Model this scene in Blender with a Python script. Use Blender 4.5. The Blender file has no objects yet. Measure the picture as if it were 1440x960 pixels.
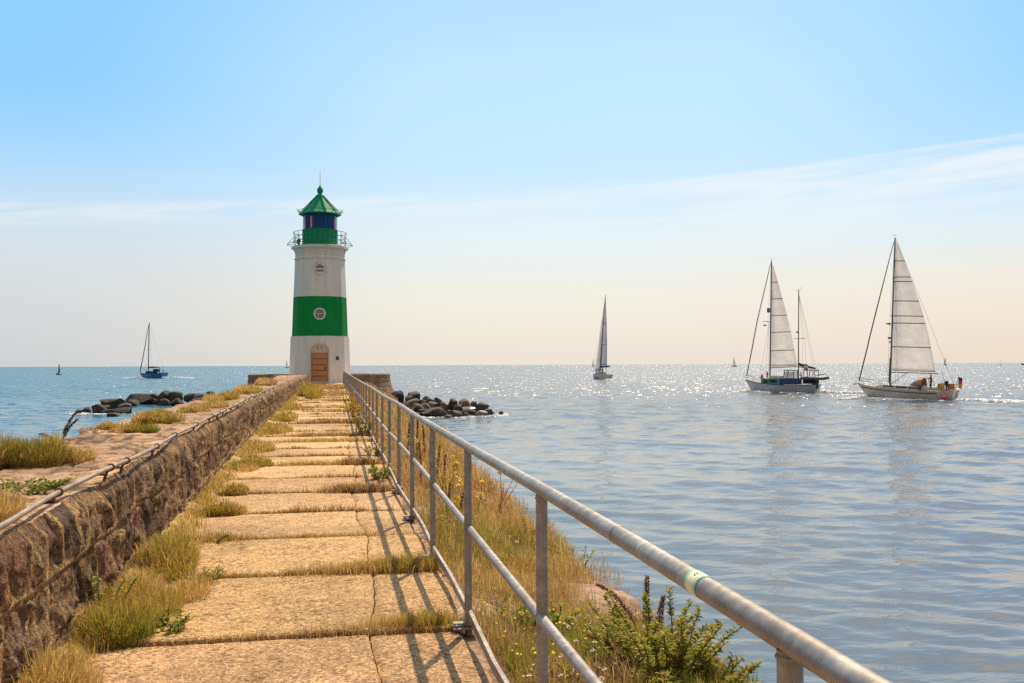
import bpy, math, random
import numpy as np
from mathutils import Vector, Matrix
R = math.radians
rng = np.random.default_rng(7)
random.seed(7)
scene = bpy.context.scene
COL = scene.collection

# ------------------------------------------------------------------ helpers
def srgb(r, g, b):
    f = lambda c: (c/255/12.92) if c/255 <= .04045 else ((c/255+.055)/1.055)**2.4
    return (f(r), f(g), f(b), 1.0)

def mesh_obj(name, V, F, mats, parent=None, tint=None, smooth=False, midx=None):
    """V (n,3); F list of index arrays, each (m,k)."""
    V = np.asarray(V, np.float32).reshape(-1, 3)
    if isinstance(F, np.ndarray): F = [F]
    me = bpy.data.meshes.new(name)
    loops = np.concatenate([np.asarray(f, np.int32).ravel() for f in F]) if F else np.zeros(0, np.int32)
    sizes = np.concatenate([np.full(len(f), np.asarray(f).shape[1], np.int32) for f in F])
    starts = np.concatenate([[0], np.cumsum(sizes)[:-1]]).astype(np.int32)
    me.vertices.add(len(V)); me.vertices.foreach_set('co', V.ravel())
    me.loops.add(len(loops)); me.loops.foreach_set('vertex_index', loops)
    me.polygons.add(len(sizes)); me.polygons.foreach_set('loop_start', starts)
    me.polygons.foreach_set('loop_total', sizes)
    if not isinstance(mats, (list, tuple)): mats = [mats]
    for m in mats: me.materials.append(m)
    if midx is not None: me.polygons.foreach_set('material_index', np.asarray(midx, np.int32))
    if smooth: me.polygons.foreach_set('use_smooth', np.ones(len(sizes), bool))
    if tint is not None:
        a = me.color_attributes.new('tint', 'FLOAT_COLOR', 'POINT')
        t = np.ones((len(V), 4), np.float32); t[:, :3] = tint
        a.data.foreach_set('color', t.ravel())
    me.update(); me.validate()
    o = bpy.data.objects.new(name, me); COL.objects.link(o)
    if parent is not None: o.parent = parent
    return o

class MB:
    """collects simple shapes into one mesh"""
    def __init__(s): s.v = []; s.f = []; s.m = []; s.n = 0; s.sm = []
    def add(s, V, F, m=0):
        V = [tuple(map(float, p)) for p in V]
        s.v += V; s.f += [tuple(i+s.n for i in f) for f in F]; s.m += [m]*len(F); s.n += len(V)
        return s
    def box(s, c, d, m=0, rot=None, bev=0.0):
        x, y, z = d[0]/2, d[1]/2, d[2]/2
        if bev > 0:
            b = min(bev, x*.45, y*.45, z*.45)
            P = []; 
            for sz in (-1, 1):
                for ins in ((0, b), (b, 0)) if sz < 0 else ((b, 0), (0, b)):
                    pass
            rings = [(-z, b), (-z+b, 0), (z-b, 0), (z, b)]
            V = []
            for zz, i in rings:
                X, Y = x-i, y-i; c2 = b if i == 0 else b*.5
                V += [(-X+c2, -Y, zz), (X-c2, -Y, zz), (X, -Y+c2, zz), (X, Y-c2, zz), (X-c2, Y, zz), (-X+c2, Y, zz), (-X, Y-c2, zz), (-X, -Y+c2, zz)]
            F = [tuple(range(7, -1, -1)), tuple(range(24, 32))]
            for r in range(3):
                for k in range(8):
                    a = r*8+k; b2 = r*8+(k+1) % 8
                    F.append((a, b2, b2+8, a+8))
        else:
            V = [(-x, -y, -z), (x, -y, -z), (x, y, -z), (-x, y, -z), (-x, -y, z), (x, -y, z), (x, y, z), (-x, y, z)]
            F = [(3, 2, 1, 0), (4, 5, 6, 7), (0, 1, 5, 4), (1, 2, 6, 5), (2, 3, 7, 6), (3, 0, 4, 7)]
        M = rot if rot is not None else Matrix.Identity(3)
        V = [M @ Vector(p) + Vector(c) for p in V]
        return s.add(V, F, m)
    def tube(s, pts, r, n=10, m=0, cap=True):
        pts = [Vector(p) for p in pts]; k = len(pts)
        rr = r if isinstance(r, (list, tuple, np.ndarray)) else [r]*k
        V = []; F = []
        t0 = (pts[1]-pts[0]).normalized()
        up = Vector((0, 0, 1)) if abs(t0.z) < .9 else Vector((1, 0, 0))
        a = t0.cross(up).normalized()
        for i in range(k):
            t = (pts[min(i+1, k-1)]-pts[max(i-1, 0)]).normalized()
            a = (a - t*a.dot(t)).normalized(); b = t.cross(a)
            for j in range(n):
                g = 2*math.pi*j/n
                V.append(pts[i] + (a*math.cos(g)+b*math.sin(g))*rr[i])
        for i in range(k-1):
            for j in range(n):
                F.append((i*n+j, i*n+(j+1) % n, (i+1)*n+(j+1) % n, (i+1)*n+j))
        if cap:
            F.append(tuple(range(n-1, -1, -1))); F.append(tuple(range((k-1)*n, k*n)))
        return s.add(V, F, m)
    def lathe(s, prof, n=24, c=(0, 0, 0), m=0, a0=0.0, arc=2*math.pi, capb=True, capt=True):
        full = abs(arc-2*math.pi) < 1e-6
        nn = n if full else n+1
        V = []; F = []
        for r, z in prof:
            for j in range(nn):
                g = a0+arc*j/n
                V.append((c[0]+r*math.cos(g), c[1]+r*math.sin(g), c[2]+z))
        for i in range(len(prof)-1):
            for j in range(n):
                j2 = (j+1) % nn
                F.append((i*nn+j, i*nn+j2, (i+1)*nn+j2, (i+1)*nn+j))
        if full and capb: F.append(tuple(range(n-1, -1, -1)))
        if full and capt: F.append(tuple(range((len(prof)-1)*n, len(prof)*n)))
        return s.add(V, F, m)
    def disc(s, c, r, n=20, axis=(0, -1, 0), th=.02, m=0):
        ax = Vector(axis).normalized()
        return s.tube([Vector(c), Vector(c)+ax*th], r, n, m)
    def torus(s, c, Rr, r, n=20, k=8, axis=(0, -1, 0), m=0, arc=2*math.pi, start=0):
        ax = Vector(axis).normalized()
        u = ax.cross(Vector((0, 0, 1)) if abs(ax.z) < .9 else Vector((1, 0, 0))).normalized(); w = ax.cross(u)
        V = []; F = []
        full = abs(arc-2*math.pi) < 1e-6; nn = n if full else n+1
        for i in range(nn):
            g = start+arc*i/n; d = u*math.cos(g)+w*math.sin(g)
            for j in range(k):
                h = 2*math.pi*j/k
                V.append(Vector(c)+d*(Rr+r*math.cos(h))+ax*(r*math.sin(h)))
        for i in range(n):
            i2 = (i+1) % nn
            for j in range(k):
                F.append((i*k+j, i2*k+j, i2*k+(j+1) % k, i*k+(j+1) % k))
        return s.add(V, F, m)
    def build(s, name, mats, parent=None, smooth=None):
        me = bpy.data.meshes.new(name)
        me.from_pydata(s.v, [], s.f)
        if not isinstance(mats, (list, tuple)): mats = [mats]
        for q in mats: me.materials.append(q)
        me.polygons.foreach_set('material_index', np.array(s.m, np.int32))
        if smooth is not None:
            me.polygons.foreach_set('use_smooth', np.ones(len(s.f), bool))
            me.set_sharp_from_angle(angle=R(smooth))
        me.update()
        o = bpy.data.objects.new(name, me); COL.objects.link(o)
        if parent is not None: o.parent = parent
        return o

def thing(name, label, cat, loc=(0, 0, 0), rz=0.0, group=None):
    o = bpy.data.objects.new(name, None); COL.objects.link(o)
    o.empty_display_size = .3
    o.location = loc; o.rotation_euler = (0, 0, rz)
    return tag(o, label, cat, group)
def tag(o, label=None, cat=None, group=None, kind=None):
    if label: o['label'] = label
    if cat: o['category'] = cat
    if group: o['group'] = group
    if kind: o['kind'] = kind
    return o
def copy_tree(o, parent=None):
    c = o.copy(); COL.objects.link(c); c.parent = parent
    for ch in list(o.children): copy_tree(ch, c)
    return c

# vectorised value noise ------------------------------------------------
def _h(ix, iy, iz, s=0):
    n = (ix.astype(np.int64)*374761393 + iy.astype(np.int64)*668265263 + iz.astype(np.int64)*2147483647 + s*974634777) & 0xffffffff
    n = ((n ^ (n >> 13))*1274126177) & 0xffffffff
    n = ((n ^ (n >> 16))*2246822519) & 0xffffffff
    return ((n ^ (n >> 15)) & 0xffff)/65535.0
def vnoise(x, y, z=0.0, s=0):
    x, y, z = np.broadcast_arrays(np.asarray(x, float), np.asarray(y, float), np.asarray(z, float))
    ix, iy, iz = np.floor(x), np.floor(y), np.floor(z)
    fx, fy, fz = x-ix, y-iy, z-iz
    u, v, w = [t*t*(3-2*t) for t in (fx, fy, fz)]
    r = 0
    for a in (0, 1):
        for b in (0, 1):
            for c in (0, 1):
                r = r + _h(ix+a, iy+b, iz+c, s)*(u if a else 1-u)*(v if b else 1-v)*(w if c else 1-w)
    return r*2-1
def fbm(x, y, z=0.0, o=4, s=0):
    t = 0; a = .5; f = 1.0
    for k in range(o):
        t = t+a*vnoise(np.asarray(x)*f, np.asarray(y)*f, np.asarray(z)*f, s+k*17); a *= .5; f *= 2.03
    return t
def cells(x, y, s=0, jit=.8):
    """worley: F1, F2, id(0..1), id2"""
    x = np.asarray(x, float); y = np.asarray(y, float)
    ix, iy = np.floor(x), np.floor(y)
    f1 = np.full(x.shape, 9.0); f2 = np.full(x.shape, 9.0); idd = np.zeros(x.shape); id2 = np.zeros(x.shape)
    for a in (-1, 0, 1):
        for b in (-1, 0, 1):
            cx, cy = ix+a, iy+b
            px = cx+.5+(_h(cx, cy, cx*0, s)-.5)*jit; py = cy+.5+(_h(cx, cy, cx*0+1, s)-.5)*jit
            d = np.hypot(x-px, y-py)
            hid = _h(cx, cy, cx*0+2, s); hid2 = _h(cx, cy, cx*0+3, s)
            new = d < f1
            f2 = np.where(new, f1, np.minimum(f2, d))
            idd = np.where(new, hid, idd); id2 = np.where(new, hid2, id2)
            f1 = np.where(new, d, f1)
    return f1, f2, idd, id2
def sstep(a, b, x):
    t = np.clip((np.asarray(x, float)-a)/(b-a), 0, 1); return t*t*(3-2*t)
def grid_faces(nu, nv):
    i = np.arange(nu-1)[:, None]*nv+np.arange(nv-1)[None, :]
    return np.stack([i, i+1, i+nv+1, i+nv], -1).reshape(-1, 4)
def grid_faces_rev(nu, nv):
    return grid_faces(nu, nv)[:, ::-1]

# ------------------------------------------------------------------ materials
def new_mat(name):
    m = bpy.data.materials.new(name); m.use_nodes = True
    nt = m.node_tree; b = nt.nodes['Principled BSDF']
    return m, nt, b
def N(nt, t, **kw):
    n = nt.nodes.new(t)
    for k, v in kw.items(): setattr(n, k, v)
    return n
def setin(n, **kw):
    for k, v in kw.items(): n.inputs[k.replace('_', ' ')].default_value = v
def noise_tex(nt, scale, detail=4, rough=.6, vec=None, dist=0.0):
    t = N(nt, 'ShaderNodeTexNoise'); t.inputs['Scale'].default_value = scale
    t.inputs['Detail'].default_value = detail; t.inputs['Roughness'].default_value = rough
    t.inputs['Distortion'].default_value = dist
    if vec is not None: nt.links.new(vec, t.inputs['Vector'])
    return t
def ramp(nt, fac, stops):
    r = N(nt, 'ShaderNodeValToRGB'); e = r.color_ramp.elements
    while len(e) < len(stops): e.new(.5)
    for q, (p, c) in zip(e, stops):
        q.position = p; q.color = tuple(c)+((1.0,) if len(c) == 3 else ())
    if fac is not None: nt.links.new(fac, r.inputs[0])
    return r
def mixc(nt, a, b, fac, mode='MIX'):
    m = N(nt, 'ShaderNodeMix', data_type='RGBA', blend_type=mode)
    for sock, v in ((m.inputs[6], a), (m.inputs[7], b), (m.inputs[0], fac)):
        if hasattr(v, 'links') or hasattr(v, 'is_linked'): nt.links.new(v, sock)
        elif isinstance(v, (int, float)): sock.default_value = v
        else: sock.default_value = tuple(v)+((1.0,) if len(v) == 3 else ())
    return m.outputs[2]
def pmat(name, c1, c2=None, scale=5, rough=.6, metal=0.0, bump=None, spec=None, detail=5, stretch=None, attr=False, contrast=(.35, .65)):
    """principled with a noise mottling between c1 and c2 and a noise bump (scale, strength, distance)"""
    m, nt, b = new_mat(name)
    tc = N(nt, 'ShaderNodeTexCoord').outputs['Object']
    if stretch:
        mp = N(nt, 'ShaderNodeMapping'); mp.inputs['Scale'].default_value = stretch
        nt.links.new(tc, mp.inputs[0]); tc = mp.outputs[0]
    b.inputs['Roughness'].default_value = rough; b.inputs['Metallic'].default_value = metal
    if spec is not None: b.inputs['Specular IOR Level'].default_value = spec
    if c2 is not None:
        t = noise_tex(nt, scale, detail, vec=tc)
        out = ramp(nt, t.outputs[0], [(contrast[0], c1), (contrast[1], c2)]).outputs[0]
    else:
        rgb = N(nt, 'ShaderNodeRGB'); rgb.outputs[0].default_value = tuple(c1)+(1.0,); out = rgb.outputs[0]
    if attr:
        at = N(nt, 'ShaderNodeVertexColor', layer_name='tint')
        out = mixc(nt, out, at.outputs[0], 1.0, 'MULTIPLY')
    nt.links.new(out, b.inputs['Base Color'])
    if bump:
        t2 = noise_tex(nt, bump[0], 6, vec=tc)
        bm = N(nt, 'ShaderNodeBump'); bm.inputs['Strength'].default_value = bump[1]; bm.inputs['Distance'].default_value = bump[2]
        nt.links.new(t2.outputs[0], bm.inputs['Height']); nt.links.new(bm.outputs[0], b.inputs['Normal'])
    return m
def leaf_mat(name, mult=1.0, transl=.35):
    m, nt, b = new_mat(name)
    at = N(nt, 'ShaderNodeVertexColor', layer_name='tint')
    b.inputs['Roughness'].default_value = .65; b.inputs['Specular IOR Level'].default_value = .25
    nt.links.new(at.outputs[0], b.inputs['Base Color'])
    tr = N(nt, 'ShaderNodeBsdfTranslucent'); nt.links.new(at.outputs[0], tr.inputs[0])
    mx = N(nt, 'ShaderNodeMixShader'); mx.inputs[0].default_value = transl
    out = nt.nodes['Material Output']
    nt.links.new(b.outputs[0], mx.inputs[1]); nt.links.new(tr.outputs[0], mx.inputs[2]); nt.links.new(mx.outputs[0], out.inputs[0])
    return m
# ------------------------------------------------------------------ camera
Y, P, RO = R(10.1275), R(1.3074), R(-.24)
f = Vector((math.sin(Y)*math.cos(P), math.cos(Y)*math.cos(P), math.sin(P)))
r0 = Vector((math.cos(Y), -math.sin(Y), 0)); u0 = r0.cross(f)
rt = r0*math.cos(RO)+u0*math.sin(RO); up = rt.cross(f)
cd = bpy.data.cameras.new('camera'); cam = bpy.data.objects.new('camera', cd); COL.objects.link(cam)
cam.matrix_world = Matrix(((rt.x, up.x, -f.x, 0), (rt.y, up.y, -f.y, 0), (rt.z, up.z, -f.z, 1.6), (0, 0, 0, 1)))
cd.lens = 35; cd.sensor_width = 36; cd.clip_start = .05; cd.clip_end = 40000
scene.camera = cam
scene.view_settings.view_transform = 'Standard'; scene.view_settings.look = 'None'
scene.view_settings.exposure = 0.22; scene.view_settings.gamma = 1.0; scene.view_settings.use_curve_mapping = False
scene.cycles.use_denoising = False
scene.cycles.max_bounces = 8; scene.cycles.transparent_max_bounces = 8
scene.cycles.caustics_reflective = False; scene.cycles.caustics_refractive = False
# ------------------------------------------------------------------ sun
SAZ, SEL = R(25), R(53)
sv = Vector((math.sin(SAZ)*math.cos(SEL), math.cos(SAZ)*math.cos(SEL), math.sin(SEL)))
sd = bpy.data.lights.new('sun', 'SUN'); sd.energy = 5.0; sd.angle = R(.5); sd.color = (1.0, .80, .54)
so = bpy.data.objects.new('sun', sd); COL.objects.link(so); so.location = sv*60
so.rotation_euler = sv.to_track_quat('Z', 'Y').to_euler()
# ------------------------------------------------------------------ sky
w = bpy.data.worlds.new('World'); scene.world = w; w.use_nodes = True
nt = w.node_tree; nt.nodes.clear()
def MM(op, a, b=None, c=None, clamp=False):
    n = N(nt, 'ShaderNodeMath', operation=op); n.use_clamp = clamp
    for i, v in enumerate((a, b, c)):
        if v is None: continue
        if hasattr(v, 'is_linked'): nt.links.new(v, n.inputs[i])
        else: n.inputs[i].default_value = v
    return n.outputs[0]
def SS(x, a, b):
    n = N(nt, 'ShaderNodeMapRange', interpolation_type='SMOOTHSTEP')
    nt.links.new(x, n.inputs[0]); 
    for i, v in ((1, a), (2, b)):
        if hasattr(v, 'is_linked'): nt.links.new(v, n.inputs[i])
        else: n.inputs[i].default_value = v
    n.inputs[3].default_value = 0; n.inputs[4].default_value = 1
    return n.outputs[0]
tcw = N(nt, 'ShaderNodeTexCoord').outputs['Generated']
sx = N(nt, 'ShaderNodeSeparateXYZ'); nt.links.new(tcw, sx.inputs[0])
el = MM('MULTIPLY', MM('ARCSINE', sx.outputs[2]), 180/math.pi)
az = MM('MULTIPLY', MM('ARCTAN2', sx.outputs[0], sx.outputs[1]), 180/math.pi)
g = ramp(nt, MM('DIVIDE', MM('MAXIMUM', el, 0), 60.0), [
    (0.0, srgb(236, 228, 214)), (4/60, srgb(235, 231, 220)), (7.5/60, srgb(219, 234, 239)), (11/60, srgb(194, 228, 249)),
    (16/60, srgb(185, 227, 252)), (21/60, srgb(168, 216, 248)), (34/60, srgb(172, 190, 210)), (1.0, srgb(128, 155, 190))])
# away from the sun's bearing the air is a deeper blue
off = MM('ABSOLUTE', MM('SUBTRACT', az, 14.0))
side = MM('MULTIPLY', SS(off, 6.0, 30.0), SS(el, 4.0, 16.0))
c = mixc(nt, g.outputs[0], srgb(122, 198, 252), MM('MULTIPLY', side, .82))
lowside = MM('MULTIPLY', SS(MM('SUBTRACT', 8.0, az), 0.0, 26.0), MM('SUBTRACT', 1.0, SS(el, 2.0, 13.0)))
c = mixc(nt, c, srgb(186, 199, 214), MM('MULTIPLY', lowside, .62))
warm = MM('MULTIPLY', SS(az, 12.0, 40.0), MM('SUBTRACT', 1.0, SS(el, 1.0, 8.0)))
c = mixc(nt, c, srgb(236, 217, 203), MM('MULTIPLY', warm, .6))
# unseen sky behind the viewer, tinted warm to warm the light on shaded sides
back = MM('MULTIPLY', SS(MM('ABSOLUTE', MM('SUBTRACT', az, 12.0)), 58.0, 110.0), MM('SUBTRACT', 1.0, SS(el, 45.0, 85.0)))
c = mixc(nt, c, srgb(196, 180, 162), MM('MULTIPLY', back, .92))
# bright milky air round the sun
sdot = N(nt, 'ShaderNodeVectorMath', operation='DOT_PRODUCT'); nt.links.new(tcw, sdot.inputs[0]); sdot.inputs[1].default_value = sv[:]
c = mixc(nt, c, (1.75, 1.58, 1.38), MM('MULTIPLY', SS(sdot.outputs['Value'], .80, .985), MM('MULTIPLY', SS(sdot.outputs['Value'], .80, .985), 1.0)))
# thin high cloud: a veil whose upper edge climbs to one side, and a streak
cv = N(nt, 'ShaderNodeCombineXYZ'); nt.links.new(MM('MULTIPLY', az, .055), cv.inputs[0]); nt.links.new(MM('MULTIPLY', MM('SUBTRACT', el, MM('MULTIPLY', az, .065)), .62), cv.inputs[1])
n1 = noise_tex(nt, 1.6, 6, .62, cv.outputs[0], .4).outputs[0]
n2 = noise_tex(nt, .7, 4, .55, cv.outputs[0]).outputs[0]
eb = MM('ADD', MM('MULTIPLY_ADD', az, .066, 9.15), MM('ADD', MM('MULTIPLY', MM('SUBTRACT', n2, .5), .8), MM('MULTIPLY', MM('SUBTRACT', n1, .5), .45)))
d = MM('SUBTRACT', eb, el)
veil = MM('MULTIPLY', MM('ADD', MM('MULTIPLY', SS(d, -.04, .16), .55), MM('MULTIPLY', SS(d, -.3, 1.0), .45)), MM('SUBTRACT', 1.0, SS(d, .6, 6.0)))
veil = MM('MULTIPLY', MM('MULTIPLY', veil, SS(az, -4.0, 24.0)), SS(n1, .28, .66))
st = MM('MULTIPLY', SS(d, -.5, .15), MM('SUBTRACT', 1.0, SS(d, .25, 1.3)))
st = MM('MULTIPLY', MM('MULTIPLY', st, MM('SUBTRACT', 1.0, SS(az, -2.0, 18.0))), MM('MULTIPLY', SS(n1, .32, .62), .8))
puff = MM('MULTIPLY', MM('MULTIPLY', SS(n2, .5, .75), SS(el, 2.0, 6.0)), MM('MULTIPLY', MM('SUBTRACT', 1.0, SS(el, 9.0, 14.0)), .2))
cl = MM('ADD', MM('ADD', MM('MULTIPLY', veil, .85), MM('MULTIPLY', st, .85)), puff, clamp=True)
c = mixc(nt, c, srgb(234, 238, 240), cl)
sky = N(nt, 'ShaderNodeTexSky', sky_type='NISHITA'); sky.sun_disc = False
sky.sun_elevation = SEL; sky.sun_rotation = SAZ; sky.air_density = 1.0; sky.dust_density = 2.0
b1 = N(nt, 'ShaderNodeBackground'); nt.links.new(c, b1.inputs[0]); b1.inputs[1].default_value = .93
b2 = N(nt, 'ShaderNodeBackground'); nt.links.new(sky.outputs[0], b2.inputs[0]); b2.inputs[1].default_value = .1
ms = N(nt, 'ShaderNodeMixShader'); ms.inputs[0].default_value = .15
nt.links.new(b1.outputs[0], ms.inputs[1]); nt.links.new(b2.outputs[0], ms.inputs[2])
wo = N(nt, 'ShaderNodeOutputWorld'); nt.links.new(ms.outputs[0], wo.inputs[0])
# ------------------------------------------------------------------ sea
SEA = -2.4
def make_sea():
    rr = [3.0]
    while rr[-1] < 420: rr.append(rr[-1]*1.0085)
    while rr[-1] < 24000: rr.append(rr[-1]*1.05)
    rr = np.array(rr)
    fine = np.radians(np.arange(-34, 58, .17))
    coarse = np.radians(np.arange(60, 326, 3.0))
    aa = np.concatenate([fine, coarse])
    na = len(aa)
    Rr, A = np.meshgrid(rr, aa, indexing='ij')
    x = Rr*np.sin(A); y = Rr*np.cos(A)
    cellr = np.gradient(rr)[:, None]*np.ones_like(A)
    cella = Rr*np.where(np.arange(na) < len(fine)-1, R(.17), R(3.0))[None, :]
    z = np.zeros_like(x)
    r2 = np.random.default_rng(3)
    # lee of the pier is calm, open water is choppy
    amp = .52+.55*sstep(22, 90, y)+.35*sstep(80, 200, y)
    patch = .75+.5*fbm(x*.035, y*.02, o=3, s=5)
    for i in range(64):
        lam = .42*(6.5/.42)**(i/63.0)
        th = R(25)+r2.normal(0, R(30))
        kx, ky = 2*math.pi/lam*math.sin(th), 2*math.pi/lam*math.cos(th)
        ph = r2.uniform(0, 2*math.pi)
        fade = sstep(3.0, 6.0, lam/np.maximum(cellr*abs(math.cos(th)), np.minimum(cella, 3)*abs(math.sin(th))+1e-6))
        a = .0078*lam**.8*(1.35 if lam < 1.4 else (1.0 if lam < 2.6 else .62))
        s = np.sin(x*kx+y*ky+ph+.8*vnoise(x/lam*.22, y/lam*.22, s=i))
        z += a*fade*(s+.25*s*s)
    z = SEA+z*amp*np.clip(patch, .3, 1.3)
    V = np.stack([x, y, z], -1).reshape(-1, 3)
    F = grid_faces(len(rr), na)
    # close the ring
    i = np.arange(len(rr)-1)*na
    F2 = np.stack([i+na-1, i, i+na, i+2*na-1], -1)
    V = np.concatenate([V, [[0, 0, SEA]]])
    k = np.arange(na)
    F3 = np.stack([np.full(na, len(V)-1), k, (k+1) % na], -1)
    m, nt, b = new_mat('sea_water')
    b.inputs['Base Color'].default_value = (.075, .085, .105, 1); b.inputs['IOR'].default_value = 1.5
    tc = N(nt, 'ShaderNodeTexCoord').outputs['Object']
    sp = N(nt, 'ShaderNodeSeparateXYZ'); nt.links.new(tc, sp.inputs[0])
    def mr(v, a, b_, c_, d_):
        q = N(nt, 'ShaderNodeMapRange'); nt.links.new(v, q.inputs[0])
        for ii, vv in zip((1, 2, 3, 4), (a, b_, c_, d_)): q.inputs[ii].default_value = vv
        return q.outputs[0]
    ln = N(nt, 'ShaderNodeVectorMath', operation='LENGTH'); nt.links.new(tc, ln.inputs[0]); ln = ln.outputs['Value']
    def mth(op, a, b_):
        q = N(nt, 'ShaderNodeMath', operation=op)
        for ii, vv in enumerate((a, b_)):
            if hasattr(vv, 'is_linked'): nt.links.new(vv, q.inputs[ii])
            else: q.inputs[ii].default_value = vv
        return q.outputs[0]
    mp = N(nt, 'ShaderNodeMapping'); mp.inputs['Rotation'].default_value = (0, 0, R(25)); mp.inputs['Scale'].default_value = (.5, 1, 1)
    nt.links.new(tc, mp.inputs[0])
    # ripples near by as relief, the unresolved chop farther out as a spread of facet normals
    n_a = noise_tex(nt, 2.6, 3, .55, mp.outputs[0]).outputs[0]
    bm = N(nt, 'ShaderNodeBump'); bm.inputs['Strength'].default_value = 1.0; bm.inputs['Distance'].default_value = .035
    nt.links.new(n_a, bm.inputs['Height'])
    def vm(op, a, b_=None):
        q = N(nt, 'ShaderNodeVectorMath', operation=op); nt.links.new(a, q.inputs[0])
        if b_ is not None:
            if hasattr(b_, 'is_linked'): nt.links.new(b_, q.inputs[1])
            else: q.inputs[1].default_value = b_
        return q
    def chop(scale, detail, amt):
        t_ = noise_tex(nt, scale, detail, .6, mp.outputs[0])
        d_ = vm('MULTIPLY', vm('SUBTRACT', t_.outputs['Color'], (.5, .5, .5)).outputs[0], (1.0, 1.0, 0.0))
        q = vm('SCALE', d_.outputs[0]); nt.links.new(amt, q.inputs['Scale']); return q.outputs[0]
    # base colour runs from teal on the left to grey on the right
    nt.links.new(mixc(nt, (.02, .105, .15), (.10, .106, .122), mr(sp.outputs[0], -14, 10, 0, 1)), b.inputs['Base Color'])
    wx_ = mr(sp.outputs[0], -20, 6, 1.25, 1.0)
    c1 = chop(.30, 2, mth('MULTIPLY', mr(ln, 30, 150, .04, .85), wx_)); c2 = chop(1.7, 3, mth('MULTIPLY', mr(ln, 28, 140, .05, 2.3), wx_))
    nn = vm('NORMALIZE', vm('ADD', vm('ADD', bm.outputs[0], c1).outputs[0], c2).outputs[0])
    nt.links.new(nn.outputs[0], b.inputs['Normal']); nt.links.new(mr(ln, 40, 160, .06, .25), b.inputs['Roughness'])
    o = mesh_obj('sea', V, [F, F2, F3], m, smooth=True)
    tag(o, kind='structure')
make_sea()

# ------------------------------------------------------------------ pier geometry
WY = [-6, 0, 5, 10.85, 21, 58, 92]; WX = [-1.44, -1.47, -1.54, -1.67, -1.85, -2.18, -2.26]
wx = lambda y: np.interp(y, WY, WX)              # front top edge of the stone wall
BYv = [-6, 5, 8, 14, 19, 28, 43, 92]; BXv = [1.98, 2.02, 2.2, 2.36, 2.4, 2.5, 2.62, 2.9]
bx = lambda y: np.interp(y, BYv, BXv)            # seaward edge of the grassy bank
WH = .8
def ysteps(y0, y1, near, ratio):
    ys = [y0]
    while ys[-1] < y1: ys.append(ys[-1]+max(near, ratio*abs(ys[-1])))
    ys[-1] = y1
    return np.array(ys)

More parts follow.
